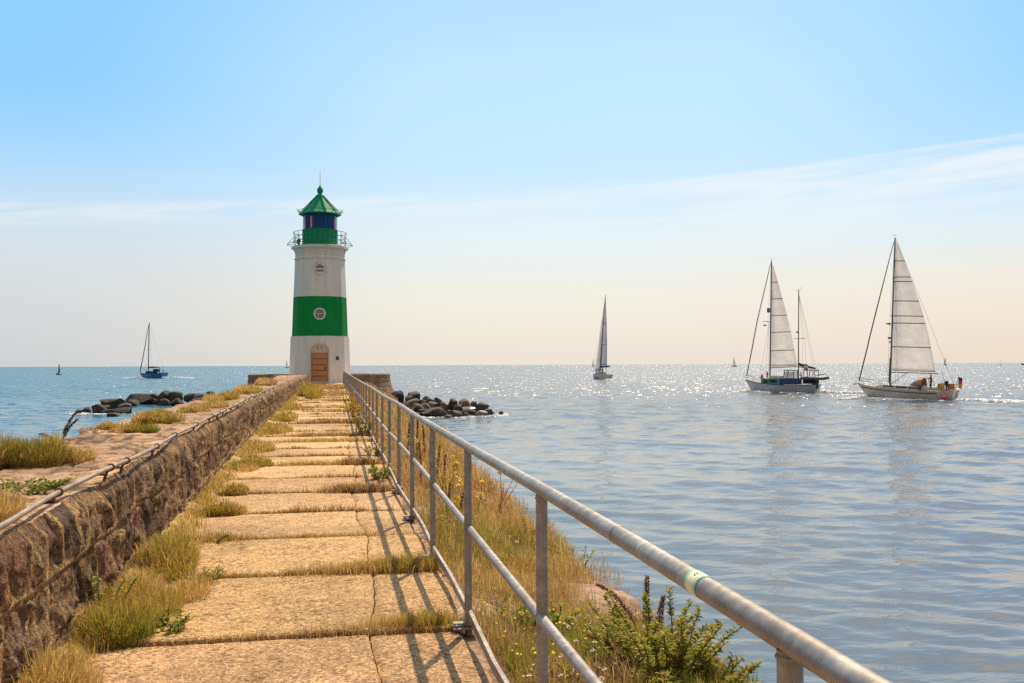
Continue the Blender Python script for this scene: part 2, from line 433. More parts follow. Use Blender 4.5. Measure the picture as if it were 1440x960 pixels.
# stone wall ----------------------------------------------------------
wall = thing('stone_wall', 'long low rubble stone wall with a broad flat paved top along the seaward side of the path', 'stone wall', (-1.5, 3, 0))
WO = np.array([-1.5, 3, 0])
def stone_pal(a, b):
    pal = np.array([(.19, .12, .07), (.13, .085, .055), (.23, .15, .085), (.10, .07, .052), (.29, .195, .11), (.17, .12, .085), (.19, .105, .07)])
    k = np.minimum((a*len(pal)).astype(int), len(pal)-1)
    return pal[k]*(.75+.55*b)[..., None]
def make_wall_face():
    ys = np.concatenate([ysteps(-3, 3.2, .06, .0)[:-1], ysteps(3.2, 89.6, .0095, .0026)])
    vs = np.linspace(0, 1, 76)
    Yg, Vg = np.meshgrid(ys, vs, indexing='ij')
    h = Vg*(WH+.02)-.04
    # courses with wandering joints
    wob = .035*fbm(Yg*1.3, h*0, o=3, s=2)
    hh = h+wob
    b1, b2 = .13+.03*fbm(Yg*.6, 0*Yg, o=2, s=9), .46+.05*fbm(Yg*.8, 0*Yg, o=2, s=11)
    course = (hh > b1).astype(int)+(hh > b2).astype(int)
    lo = np.where(course == 0, -.06, np.where(course == 1, b1, b2)); hi = np.where(course == 0, b1, np.where(course == 1, b2, WH+.08))
    Wc = np.where(course == 0, .55, np.where(course == 1, .40, .33))
    u = Yg/Wc+course*37.3+.25*fbm(Yg*2, h*5, o=2, s=4)
    iu = np.floor(u)
    def edge(i): return i+(_h(i, course, course*0, 21)-.5)*.7
    e0, e1 = edge(iu), edge(iu+1)
    cellid = np.where(u < e0, iu-1, np.where(u > e1, iu+1, iu))
    L, U = edge(cellid), edge(cellid+1)
    du = np.minimum(u-L, U-u)*Wc; dv = np.minimum(hh-lo, hi-hh)
    dist = np.minimum(du, dv)-.03*fbm(Yg*6, h*6, o=4, s=6)
    rid = _h(cellid, course, course*0, 31); rid2 = _h(cellid, course, course*0, 32)
    mw = .018+.016*_h(cellid, course, course*0, 33)+.02*sstep(0, .5, fbm(Yg*.9, h*2, o=2, s=8))
    stone = sstep(mw*.8, mw*1.15, dist)
    rough = fbm(Yg*5.5, h*5.5, rid*9, o=5, s=3)
    ridge = 1-np.abs(fbm(Yg*7, h*3.2, rid*9, o=4, s=23))*2
    out = stone*(.006+.042*(rid2-.5)+.075*rough+.03*(ridge-.6))+(1-stone)*(.004+.012*fbm(Yg*9, h*9, o=4, s=12))
    out += .03*fbm(Yg*.35, h*.6, o=2, s=14)
    out = np.where(course == 0, out*.7+.008, out)+.018*(course == 2)
    top = sstep(.80, 1.0, Vg)
    x = wx(Yg)+.07*(1-h/WH)+out*(1-.6*top**3)-.05*top**4
    z = h+(.03*fbm(Yg*1.4, 0*h, o=3, s=15)+.02*(rid-.5))*sstep(.7, 1, Vg)
    V = np.stack([x, Yg, z], -1)-WO
    col = stone_pal(rid, rid2)*(1+.35*fbm(Yg*6, h*9, o=3, s=19))[..., None]
    gapd = 1-sstep(.002, .014, np.abs(dist-mw*.9)+.006*(1+fbm(Yg*5, h*5, o=3, s=24)*3))
    mort = np.array((.33, .215, .10))*(1+.35*fbm(Yg*3, h*4, o=3, s=20))[..., None]
    lich = sstep(.12, .42, fbm(Yg*1.6, h*2.2, o=4, s=22))*.42
    col = col*(1-lich[..., None])+np.array((.33, .215, .085))*lich[..., None]
    col = mort*(1-stone[..., None])+col*stone[..., None]
    col = col*(1-.6*gapd[..., None])
    col = col*(.88+.95*np.abs(fbm(Yg*11, h*4.5, o=4, s=25)))[..., None]
    m = pmat('rubble_stone', (.55, .55, .55), (1.35, 1.3, 1.22), 24, .9, bump=(38, 1.0, .035), attr=True, spec=.2)
    # hairline fractures and dark pits in the stone itself
    nt = m.node_tree; b = nt.nodes['Principled BSDF']; old = b.inputs['Base Color'].links[0].from_socket
    tc = N(nt, 'ShaderNodeTexCoord').outputs['Object']; mp = N(nt, 'ShaderNodeMapping'); mp.inputs['Scale'].default_value = (1, 1.6, .75); nt.links.new(tc, mp.inputs[0])
    nf = noise_tex(nt, 7, 6, .68, mp.outputs[0], .6)
    fr = ramp(nt, nf.outputs[0], [(.455, (1, 1, 1)), (.485, (.48, .44, .40)), (.50, (.42, .38, .35)), (.53, (1, 1, 1))])
    ns = noise_tex(nt, 70, 3, .7, tc); sp_ = ramp(nt, ns.outputs[0], [(.36, (.45, .42, .40)), (.5, (1, 1, 1)), (.68, (1.45, 1.4, 1.3))])
    nt.links.new(mixc(nt, mixc(nt, old, fr.outputs[0], .8, 'MULTIPLY'), sp_.outputs[0], .8, 'MULTIPLY'), b.inputs['Base Color'])
    mesh_obj('wall_face', V.reshape(-1, 3), grid_faces(len(ys), len(vs)), m, wall, tint=col.reshape(-1, 3).clip(.02, .9), smooth=True)
    return z[:, -1], x[:, -1], ys
zt, xt, ysw = make_wall_face()
def wall_top_z(x, y):
    f1, f2, i1, i2 = cells(np.asarray(x)*1.55+.3*vnoise(np.asarray(x)*3, np.asarray(y)*3, s=41), np.asarray(y)*1.25, 40)
    crack = 1-sstep(.012, .11, f2-f1)
    return WH+.012*(i1-.5)*2-.04*crack+.03*fbm(np.asarray(x)*1.2, np.asarray(y)*.8, o=4, s=43), crack, i1, i2
def make_wall_top():
    ys = ysteps(-3, 89.6, .02, .0045)
    t = np.concatenate([np.linspace(0, 1, 72), 1+np.linspace(0, 1, 20)[1:]])
    Yg, T = np.meshgrid(ys, t, indexing='ij')
    width = np.interp(Yg, [-3, 9, 14, 37, 60, 85, 92], [1.38, 1.40, 1.36, 1.50, 1.6, 2.4, 3.6])
    edge = .14*fbm(Yg*.9, 0*Yg, o=4, s=44)
    xt0 = wx(Yg)-.045
    x = np.where(T <= 1, xt0-np.minimum(T, 1)*(width+edge), xt0-(width+edge)-(T-1)*(2.2+.5*fbm(Yg*.7, T, o=2, s=46)))
    z, crack, i1, i2 = wall_top_z(x, Yg)
    z = z-.09*sstep(.86, 1.0, T)+.030*fbm(x*5, Yg*2.2, o=5, s=47)
    z = np.where(T > 1, z-(T-1)**.75*3.9+.12*fbm(x*2, Yg*2, T, o=3, s=48), z)
    # meets the crest of the face
    ztop = np.interp(ys, ysw, zt)[:, None]; k = 1-sstep(0, .10, T)
    z = z*(1-k)+ztop*k
    xx = np.interp(ys, ysw, xt)[:, None]
    x = np.where(T == 0, xx, x)
    pal = np.array([(.44, .27, .155), (.38, .23, .135), (.46, .31, .19), (.34, .21, .13), (.48, .30, .17)])
    col = pal[np.minimum((i1*5).astype(int), 4)]*(.8+.35*i2)[..., None]
    col = col*(1-.65*crack)[..., None]*(1+.35*fbm(x*2.2, Yg*2.2, o=4, s=49))[..., None]*(1-.75*sstep(.16, .40, fbm(x*7, Yg*2.6, o=5, s=52)))[..., None]
    stain = sstep(.05, .4, fbm(x*.9, Yg*.7, o=4, s=50))[..., None]*.45
    col = col*(1-stain)+np.array((.30, .20, .12))*stain
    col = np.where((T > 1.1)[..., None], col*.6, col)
    V = np.stack([x, Yg, z], -1)-WO
    m = pmat('flagstone', (.75, .74, .72), (1.22, 1.2, 1.18), 26, .85, bump=(40, .55, .015), attr=True, spec=.25)
    nt = m.node_tree; b = nt.nodes['Principled BSDF']; old = b.inputs['Base Color'].links[0].from_socket
    tc = N(nt, 'ShaderNodeTexCoord').outputs['Object']; mp = N(nt, 'ShaderNodeMapping'); mp.inputs['Scale'].default_value = (.8, 1.5, 1); nt.links.new(tc, mp.inputs[0])
    nf = noise_tex(nt, 2.6, 7, .66, mp.outputs[0], .8)
    fr = ramp(nt, nf.outputs[0], [(.455, (1, 1, 1)), (.487, (.42, .36, .32)), (.50, (.36, .31, .28)), (.53, (1, 1, 1))])
    ns = noise_tex(nt, 45, 4, .7, tc); sp_ = ramp(nt, ns.outputs[0], [(.36, (.55, .50, .46)), (.5, (1, 1, 1)), (.68, (1.35, 1.32, 1.25))])
    nt.links.new(mixc(nt, mixc(nt, old, fr.outputs[0], .85, 'MULTIPLY'), sp_.outputs[0], .8, 'MULTIPLY'), b.inputs['Base Color'])
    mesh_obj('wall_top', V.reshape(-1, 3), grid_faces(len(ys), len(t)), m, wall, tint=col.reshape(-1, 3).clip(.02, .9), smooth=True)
make_wall_top()

# path ------------------------------------------------------------------
JY = [6.13+1.69*k for k in range(-5, 50)]
JY = [y+.06*math.sin(i*2.3) for i, y in enumerate(JY)]
def crackx(y): return .26+.035*np.sin(np.asarray(y)*.9)+.02*np.sin(np.asarray(y)*2.7+1)+.004*np.clip(np.asarray(y)-12, 0, 60)
def make_path():
    V = []; F = []; T = []; n = 0
    r = np.random.default_rng(11)
    tones = {}
    for i in range(len(JY)-1):
        y0, y1 = JY[i]+.012, JY[i+1]-.012
        if y0 > 89: break
        pale = i in (11, 13, 14, 18, 19, 23, 27, 28)
        base0 = np.array((.62, .45, .26)) if pale else np.array((.50, .33, .178))*(1+r.normal(0, .10))*np.array((1, 1+r.normal(0, .02), 1+r.normal(0, .06)))
        tilt = r.normal(0, .007); lift0 = r.normal(0, .005)
        for side in (0, 1):
            dist = max(abs(y0), 2)
            nu = int(np.clip(260/dist, 8, 60)); nv = int(np.clip((360 if side == 0 else 160)/dist, 5, 70))
            s = np.linspace(0, 1, nu); q = np.linspace(0, 1, nv)
            # bevelled rim
            s = np.concatenate([[0, .008], s[1:-1]*.98+.01, [.992, 1]]); q = np.concatenate([[0, .008], q[1:-1]*.98+.01, [.992, 1]])
            S, Q = np.meshgrid(s, q, indexing='ij')
            Yg = y0+(y1-y0)*S
            if side == 0: xa, xb = wx(Yg)+.10, crackx(Yg)-.004+.012*fbm(Yg*5, 0*Yg, o=3, s=68)
            else: xa, xb = crackx(Yg)+.004+.012*fbm(Yg*5, 0*Yg, o=3, s=68), .80+.07*fbm(Yg*1.3, 0*Yg, o=3, s=61)
            X = xa+(xb-xa)*Q
            lift = lift0-(.006 if side else 0)
            Z = lift+tilt*(S-.5)*2+.006*fbm(X*1.5, Yg*1.5, o=3, s=62)+.0035*fbm(X*14, Yg*14, o=3, s=63)
            rim = (np.minimum(np.minimum(S, 1-S)*(y1-y0), np.minimum(Q, 1-Q)*(xb-xa)))
            Z = Z-.012*(1-sstep(0, .016, rim))
            Yg = Yg+.012*fbm(X*4, Yg*0+i, o=3, s=64)*((S < .02) | (S > .98))
            base = base0
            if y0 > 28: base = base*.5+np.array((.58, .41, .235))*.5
            if side: base = base*.97
            c = base*(1+.30*fbm(X*.8, Yg*.8, o=4, s=65)+.14*fbm(X*6, Yg*6, o=3, s=66))[..., None]
            stain = sstep(.1, .45, fbm(X*1.7+3, Yg*.9, o=4, s=67))[..., None]*.35
            c = c*(1-stain)+np.array((.27, .17, .085))*stain
            nn = len(s)*len(q)
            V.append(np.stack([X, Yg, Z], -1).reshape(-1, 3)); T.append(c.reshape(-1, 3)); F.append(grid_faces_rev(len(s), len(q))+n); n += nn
            # skirt down into the joint
            ring = np.concatenate([np.arange(len(q)), np.arange(1, len(s))*len(q)+len(q)-1, (len(s)-1)*len(q)+np.arange(len(q)-2, -1, -1), np.arange(len(s)-2, 0, -1)*len(q)])
            top = V[-1][ring]; low = top.copy(); low[:, 2] -= .08
            V.append(low); T.append(np.tile(base*.9, (len(ring), 1)))
            k = np.arange(len(ring)); k2 = (k+1) % len(ring)
            F.append(np.stack([ring[k]+n-nn, n+k, n+k2, ring[k2]+n-nn], -1)); n += len(ring)
    m, nt, b = new_mat('weathered_concrete')
    tc = N(nt, 'ShaderNodeTexCoord').outputs['Object']
    at = N(nt, 'ShaderNodeVertexColor', layer_name='tint')
    v = N(nt, 'ShaderNodeTexVoronoi'); v.inputs['Scale'].default_value = 88; nt.links.new(tc, v.inputs['Vector'])
    sepc = N(nt, 'ShaderNodeSeparateColor'); nt.links.new(v.outputs['Color'], sepc.inputs[0])
    ag = ramp(nt, sepc.outputs[0], [(.0, (.40, .35, .30)), (.25, (.80, .77, .72)), (.7, (1.12, 1.12, 1.1)), (1.0, (1.9, 1.85, 1.75))])
    v2 = N(nt, 'ShaderNodeTexVoronoi'); v2.inputs['Scale'].default_value = 34; nt.links.new(tc, v2.inputs['Vector'])
    sep2 = N(nt, 'ShaderNodeSeparateColor'); nt.links.new(v2.outputs['Color'], sep2.inputs[0])
    n4 = noise_tex(nt, 2.2, 5, .6, tc)
    pm_ = N(nt, 'ShaderNodeMath', operation='ADD'); nt.links.new(sep2.outputs[2], pm_.inputs[0]); nt.links.new(n4.outputs[0], pm_.inputs[1])
    pit = ramp(nt, pm_.outputs[0], [(.56, (.45, .39, .35)), (.66, (1, 1, 1))])
    n1 = noise_tex(nt, 140, 3, .7, tc)
    g1 = ramp(nt, n1.outputs[0], [(.34, (.72, .70, .66)), (.62, (1.22, 1.2, 1.18))])
    n2 = noise_tex(nt, 9, 6, .65, tc); g2 = ramp(nt, n2.outputs[0], [(.33, (.80, .78, .74)), (.66, (1.16, 1.16, 1.15))])
    o1 = mixc(nt, at.outputs[0], ag.outputs[0], .9, 'MULTIPLY'); o1 = mixc(nt, o1, g1.outputs[0], .8, 'MULTIPLY'); o1 = mixc(nt, o1, g2.outputs[0], 1.0, 'MULTIPLY')
    o1 = mixc(nt, o1, pit.outputs[0], .8, 'MULTIPLY')
    nt.links.new(o1, b.inputs['Base Color']); b.inputs['Roughness'].default_value = .88; b.inputs['Specular IOR Level'].default_value = .25
    bm = N(nt, 'ShaderNodeBump'); bm.inputs['Strength'].default_value = .8; bm.inputs['Distance'].default_value = .010
    hm = N(nt, 'ShaderNodeMath', operation='ADD'); nt.links.new(n1.outputs[0], hm.inputs[0]); nt.links.new(sepc.outputs[1], hm.inputs[1])
    nt.links.new(hm.outputs[0], bm.inputs['Height']); nt.links.new(bm.outputs[0], b.inputs['Normal'])
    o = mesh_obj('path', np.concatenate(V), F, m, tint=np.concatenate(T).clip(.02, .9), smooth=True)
    o.data.set_sharp_from_angle(angle=R(50))
    tag(o, kind='structure')
make_path()
# mortar fillet at the foot of the wall, broken into short lengths
def make_kerb():
    ys = ysteps(-3, 89, .03, .006); q = np.linspace(0, 1, 12)
    Yg, Q = np.meshgrid(ys, q, indexing='ij')
    st = np.floor(Yg/.42); sid = _h(st, st*0, st*0, 71)
    X = wx(Yg)+.03+Q*(.20+.07*sid+.03*fbm(Yg*3, Q, o=2, s=72))
    gap = sstep(0, .06, np.abs(Yg/.42-st-.5)*-1+.5)
    Z = (.055+.03*sid)*(1-Q**2.2)-.012+.008*fbm(X*12, Yg*12, o=3, s=73)-.03*(1-gap)*(Q < .99)
    c = np.array((.34, .24, .115))*(.85+.3*sid+.3*fbm(X*5, Yg*3, o=3, s=74))[..., None]
    V = np.stack([X, Yg, Z], -1).reshape(-1, 3)
    m = pmat('mortar', (.8, .8, .78), (1.2, 1.2, 1.15), 30, .9, bump=(60, .5, .01), attr=True, spec=.2)
    tag(mesh_obj('kerb', V, grid_faces_rev(len(ys), len(q)), m, tint=c.reshape(-1, 3), smooth=True), kind='structure')
make_kerb()

# bank ------------------------------------------------------------------
def bank_z(x, y):
    x = np.asarray(x, float); y = np.asarray(y, float)
    e = bx(y); t = (x-.82)/(e-.82)
    ter = .06*np.floor(vnoise(y*.3, 0*y, s=80)*2)
    return -.06-.12*np.clip(t, 0, 1)**1.4+.05*fbm(x*1.6, y*1.2, o=4, s=81)+ter*np.clip(t, 0, 1)
def bedge(y): return .26*fbm(y*.55, 0*y, o=5, s=82)*sstep(5.2, 8, y)+.05*fbm(y*2.2, 0*y, o=3, s=87)
def make_bank():
    ys = ysteps(-3, 91, .035, .007)
    t = np.concatenate([np.linspace(-.12, 1, 46), 1+np.linspace(0, 1, 22)[1:]])
    Yg, T = np.meshgrid(ys, t, indexing='ij')
    e = bx(Yg)+bedge(Yg)
    X = np.where(T <= 1, .82+T*(e-.82), e+(T-1)*1.5)
    f1, f2, i1, i2 = cells(X*1.1, Yg*.75, 83)
    crack = 1-sstep(.02, .10, f2-f1)
    Z = bank_z(X, Yg)-.03*crack+.03*(i1-.5)-.05*sstep(.85, 1, T)
    Z = np.where(T > 1, Z-2.75*(T-1)**.7+.15*fbm(X*2, Yg*1.5, T*3, o=3, s=84)+.10*(i2-.5), Z)
    pal = np.array([(.40, .25, .17), (.44, .28, .19), (.35, .23, .16), (.42, .31, .22)])
    c = pal[np.minimum((i1*4).astype(int), 3)]*(1+.4*fbm(X*4, Yg*4, o=4, s=85))[..., None]*(1-.4*crack)[..., None]
    V = np.stack([X, Yg, Z], -1).reshape(-1, 3)
    m = pmat('pink_granite', (.5, .48, .46), (1.25, 1.22, 1.2), 12, .85, bump=(22, .9, .03), attr=True, spec=.3)
    tag(mesh_obj('bank', V, grid_faces_rev(len(ys), len(t)), m, tint=c.reshape(-1, 3).clip(.02, .9), smooth=True), kind='structure')
make_bank()
# soil under the slab joints
mb = MB(); mb.add([(-2.3, -6, -.065), (.95, -6, -.065), (.95, 92, -.065), (-2.4, 92, -.065)], [(0, 1, 2, 3)])
tag(mb.build('ground', pmat('joint_soil', (.10, .065, .035), (.20, .13, .07), 14, .95)), kind='structure')
# ------------------------------------------------------------------ railing
RX = .805
def galv():
    m, nt, b = new_mat('galvanised_steel')
    tc = N(nt, 'ShaderNodeTexCoord').outputs['Object']
    n1 = noise_tex(nt, 22, 5, .65, tc); n2 = noise_tex(nt, 3.1, 5, .6, tc); n3 = noise_tex(nt, 90, 3, .6, tc)
    a = ramp(nt, n1.outputs[0], [(.3, (.22, .205, .20)), (.52, (.31, .295, .285)), (.75, (.46, .44, .42))])
    st = ramp(nt, n2.outputs[0], [(.42, (1, 1, 1)), (.60, (.74, .68, .62)), (.72, (.55, .44, .34))])
    c = mixc(nt, a.outputs[0], st.outputs[0], .9, 'MULTIPLY')
    pt = ramp(nt, n3.outputs[0], [(.60, (1, 1, 1)), (.70, (.55, .48, .42))])
    c = mixc(nt, c, pt.outputs[0], .7, 'MULTIPLY')
    nt.links.new(c, b.inputs['Base Color']); b.inputs['Metallic'].default_value = .35
    rg = ramp(nt, n1.outputs[0], [(.3, (.40,)*3), (.7, (.62,)*3)]); nt.links.new(rg.outputs[0], b.inputs['Roughness'])
    bm = N(nt, 'ShaderNodeBump'); bm.inputs['Strength'].default_value = .25; bm.inputs['Distance'].default_value = .004
    nt.links.new(n1.outputs[0], bm.inputs['Height']); nt.links.new(bm.outputs[0], b.inputs['Normal'])
    return m
M_galv = galv()
M_rust = pmat('rusty_iron', (.10, .05, .03), (.22, .10, .05), 30, .8, .2, bump=(60, .4, .005))
def make_railing():
    t = thing('railing', 'long galvanised steel tube railing with three rails running beside the path', 'railing', (RX, 1.7, 0))
    oy = 1.7
    ry = list(np.arange(-3, 88.1, .7))
    wob = lambda y, s, a: a*float(vnoise(y*.31, s*7.7, s=91))
    mb = MB()
    mb.tube([(wob(y, 1, .012), y-oy, 1.10+wob(y, 2, .010)) for y in ry], .0265, 20)
    top = mb.build('top_rail', M_galv, t, 60)
    for k, y in enumerate((2.79, 8.15, 12.5, 19.0, 25.4)):
        jb = MB(); jb.torus((wob(y, 1, .012), y-oy, 1.10+wob(y, 2, .010)), .0262, .0022, 20, 6, (0, 1, 0))
        jb.build('weld_ring', M_galv, top, 60)
    py = [-.48, 1.69, 3.87]+[6.05+2.19*k for k in range(38)]
    mid = MB()
    for a, b in zip(py[:-1], py[1:]):
        n = 5 if a < 20 else 3
        pts = [(wob(a+(b-a)*s, 3, .012), a+(b-a)*s-oy, .605+wob(a+(b-a)*s, 4, .012)) for s in np.linspace(0, 1, n)]
        mid.tube(pts, .0215, 16)
    mid.build('middle_rail', M_galv, t, 60)
    toe = MB()
    r = random.Random(5)
    offs = [r.uniform(-.018, .018) for _ in py]
    for i, (a, b) in enumerate(zip(py[:-1], py[1:])):
        for s0, s1 in ((0, .5), (.5, 1)):
            bow = r.uniform(-.02, .03)
            p0 = Vector((-.012+offs[i]*(1-s0)+offs[i+1]*s0+(bow if s0 else 0), a+(b-a)*s0-oy, .09))
            p1 = Vector((-.012+offs[i]*(1-s1)+offs[i+1]*s1+(0 if s0 else bow), a+(b-a)*s1-oy, .09))
            if s0 == 0: mm = p1
            else: p0 = mm
            d = (p1-p0); ang = math.atan2(-d.x, d.y)
            toe.box((p0+p1)/2, (.022, d.length+.004, .052), rot=Matrix.Rotation(ang, 3, 'Z'))
    toe.build('toe_rail', M_galv, t)
    # one post, then copies
    pm = MB(); pm.tube([(0, 0, -.04), (0, 0, 1.085)], .0235, 18)
    pm.torus((0, 0, 1.072), .0235, .004, 18, 6, (0, 0, 1)); pm.torus((0, 0, .605), .0245, .004, 18, 6, (0, 1, 0))
    post = pm.build('post', M_galv, t, 60)
    bp = MB(); bp.box((-.02, 0, .006), (.15, .12, .012), bev=.003)
    bp.box((-.05, 0, .03), (.09, .05, .014), bev=.003); bp.box((.02, 0, .045), (.05, .075, .05), bev=.004)
    for sx_, sy_ in ((-.075, .04), (-.075, -.04), (.035, .045), (.035, -.045)):
        bp.tube([(sx_, sy_, .012), (sx_, sy_, .03)], .009, 6)
    plate = bp.build('base_plate', [M_galv], post, 40)
    post.location = (0, py[0]-oy, 0)
    for y in py[1:]:
        c = post.copy(); COL.objects.link(c); c.parent = t; c.location = (wob(y, 1, .008), y-oy, 0); c.rotation_euler = (0, 0, r.uniform(-.1, .1))
        if y < 45:
            d = plate.copy(); COL.objects.link(d); d.parent = c
    # worn paper band wrapped round the top rail
    sb = MB(); ys_ = 2.14-oy; x0 = wob(2.14, 1, .012); z0 = 1.10+wob(2.14, 2, .010)
    M_paper = pmat('sticker_paper', (.74, .66, .42), (.80, .76, .58), 40, .6)
    M_teal = pmat('sticker_green', (.04, .30, .20), (.12, .42, .30), 60, .5)
    M_ink = pmat('sticker_ink', (.22, .16, .10), None, rough=.6)
    for a, b, m in ((-.040, -.030, 1), (-.030, -.024, 0), (-.024, -.020, 1), (-.020, .022, 0), (.022, .027, 1), (.027, .031, 0), (.031, .040, 1)):
        sb.tube([(x0, ys_+a, z0), (x0, ys_+b, z0)], .0272, 24, m, cap=False)
    for k in range(5):
        g = R(60+k*7)
        sb.box((x0-.0276*math.cos(g), ys_+.004*((k % 2)*2-1), z0+.0276*math.sin(g)), (.0008, .010, .0022), 2, Matrix.Rotation(-g+R(180), 3, 'Y'))
    st = sb.build('sticker', [M_paper, M_teal, M_ink], top, 60)
    st['label'] = 'worn pale yellow band edged in green'
    # short looped end of the far top rail
    eb = MB(); eb.torus((.75, 87.6-oy, .78), .42, .024, 12, 8, (0, 1, 0), arc=math.pi, start=0)
    eb.build('end_loop', M_galv, t, 60)
make_railing()

# ------------------------------------------------------------------ pipe on the wall
def make_pipe():
    pts = [(-1.52, -1, .85), (-1.535, 2.5, .85), (-1.575, 5.15, .845), (-1.635, 6.39, .85), (-1.56, 7.5, .875), (-1.55, 8.0, .88), (-1.63, 9.76, .86), (-1.72, 11.43, .86),
           (-1.735, 13.3, .855), (-1.75, 15.07, .87), (-1.79, 17.4, .86), (-1.83, 19.5, .87), (-1.90, 22, .865), (-1.98, 28, .87), (-2.08, 38, .865), (-2.17, 50, .87), (-2.26, 65, .87), (-2.32, 86, .87)]
    t = thing('pipe', 'thin weathered pipe held by rusty ring brackets along the stone wall top', 'pipe', (-1.5, 5, .8))
    o = Vector((-1.5, 5, .8))
    P0 = np.array(pts)
    yy = ysteps(-1, 86, .12, .02)
    xx = np.interp(yy, P0[:, 1], P0[:, 0]); zz = np.interp(yy, P0[:, 1], P0[:, 2])
    k = np.array([.25, .5, .25])
    for _ in range(2):
        xx[1:-1] = np.convolve(xx, k, 'valid'); zz[1:-1] = np.convolve(zz, k, 'valid')
    zz = zz+.012*vnoise(yy*.8, 0*yy, s=95)
    mb = MB(); mb.tube([Vector(p)-o for p in zip(xx, yy, zz)], .0155, 12)
    m = pmat('weathered_pipe', (.16, .125, .10), (.33, .265, .215), 18, .65, .3, bump=(50, .4, .004), stretch=(1, .25, 1))
    mb.build('tube', m, t, 60)
    by = [4.75, 6.39, 7.5, 8.0, 9.76, 11.43, 13.3, 15.07, 16.2, 17.2, 18.8, 20.5, 22.3, 24.1, 26, 28.2, 30.6, 33, 35.6, 38.5, 42, 46, 50, 55, 60, 66, 72, 79]
    def bracket(mb):
        mb.torus((0, 0, 0), .019, .0085, 14, 8, (0, 1, 0))
        mb.tube([(0, 0, -.018), (-.03, 0, -.03), (-.05, .0, -.10)], .011, 8)
        mb.box((-.055, 0, -.05), (.06, .05, .016), bev=.004)
        return mb
    br = bracket(MB()).build('bracket', M_rust, t, 50)
    for i, y in enumerate(by):
        q = br if i == 0 else br.copy()
        if i: COL.objects.link(q); q.parent = t
        q.location = Vector((float(np.interp(y, yy, xx)), y, float(np.interp(y, yy, zz))))-o
        q.rotation_euler = (0, 0, .15*math.sin(i*3.1))
make_pipe()
# ------------------------------------------------------------------ lighthouse
LC = Vector((-1.32, 95.75, 0))
M_white = pmat('white_render', (.60, .57, .53), (.70, .675, .64), 1.6, .8, bump=(12, .25, .02), stretch=(1.4, 1.4, .22), contrast=(.30, .55), spec=.2)
M_green = pmat('green_paint', (.002, .20, .042), (.003, .25, .055), 2.0, .7, bump=(10, .15, .01), spec=.15, stretch=(1.4, 1.4, .3))
M_green2 = pmat('green_metal', (.004, .23, .10), (.008, .30, .14), 3.0, .65, bump=(6, .1, .01), spec=.2)
M_dkgreen = pmat('dark_green_metal', (.01, .10, .06), (.02, .14, .08), 6, .5)
M_dark = pmat('dark_metal', (.03, .03, .03), (.05, .05, .05), 8, .5)
M_wood = pmat('door_wood', (.38, .17, .065), (.50, .24, .10), 6, .55, stretch=(.3, 1, 6), bump=(8, .2, .004))
M_wood_dk = pmat('door_joint', (.10, .045, .02), (.14, .06, .03), 9, .6)
M_stone = pmat('dressed_stone', (.50, .43, .35), (.60, .53, .45), 7, .8, bump=(20, .2, .01))
def glass_mat(name, col, rough=.05):
    m, nt, b = new_mat(name); b.inputs['Base Color'].default_value = col+(1,); b.inputs['Roughness'].default_value = rough
    b.inputs['Specular IOR Level'].default_value = .7
    return m
M_pane = glass_mat('window_glass', (.16, .16, .16)); M_blue = glass_mat('blue_lantern_glass', (.002, .05, .22), .2); M_blue.node_tree.nodes['Principled BSDF'].inputs['Specular IOR Level'].default_value = .15
M_pink = pmat('pink_reflection', (.75, .16, .42), (.85, .28, .5), 5, .4)
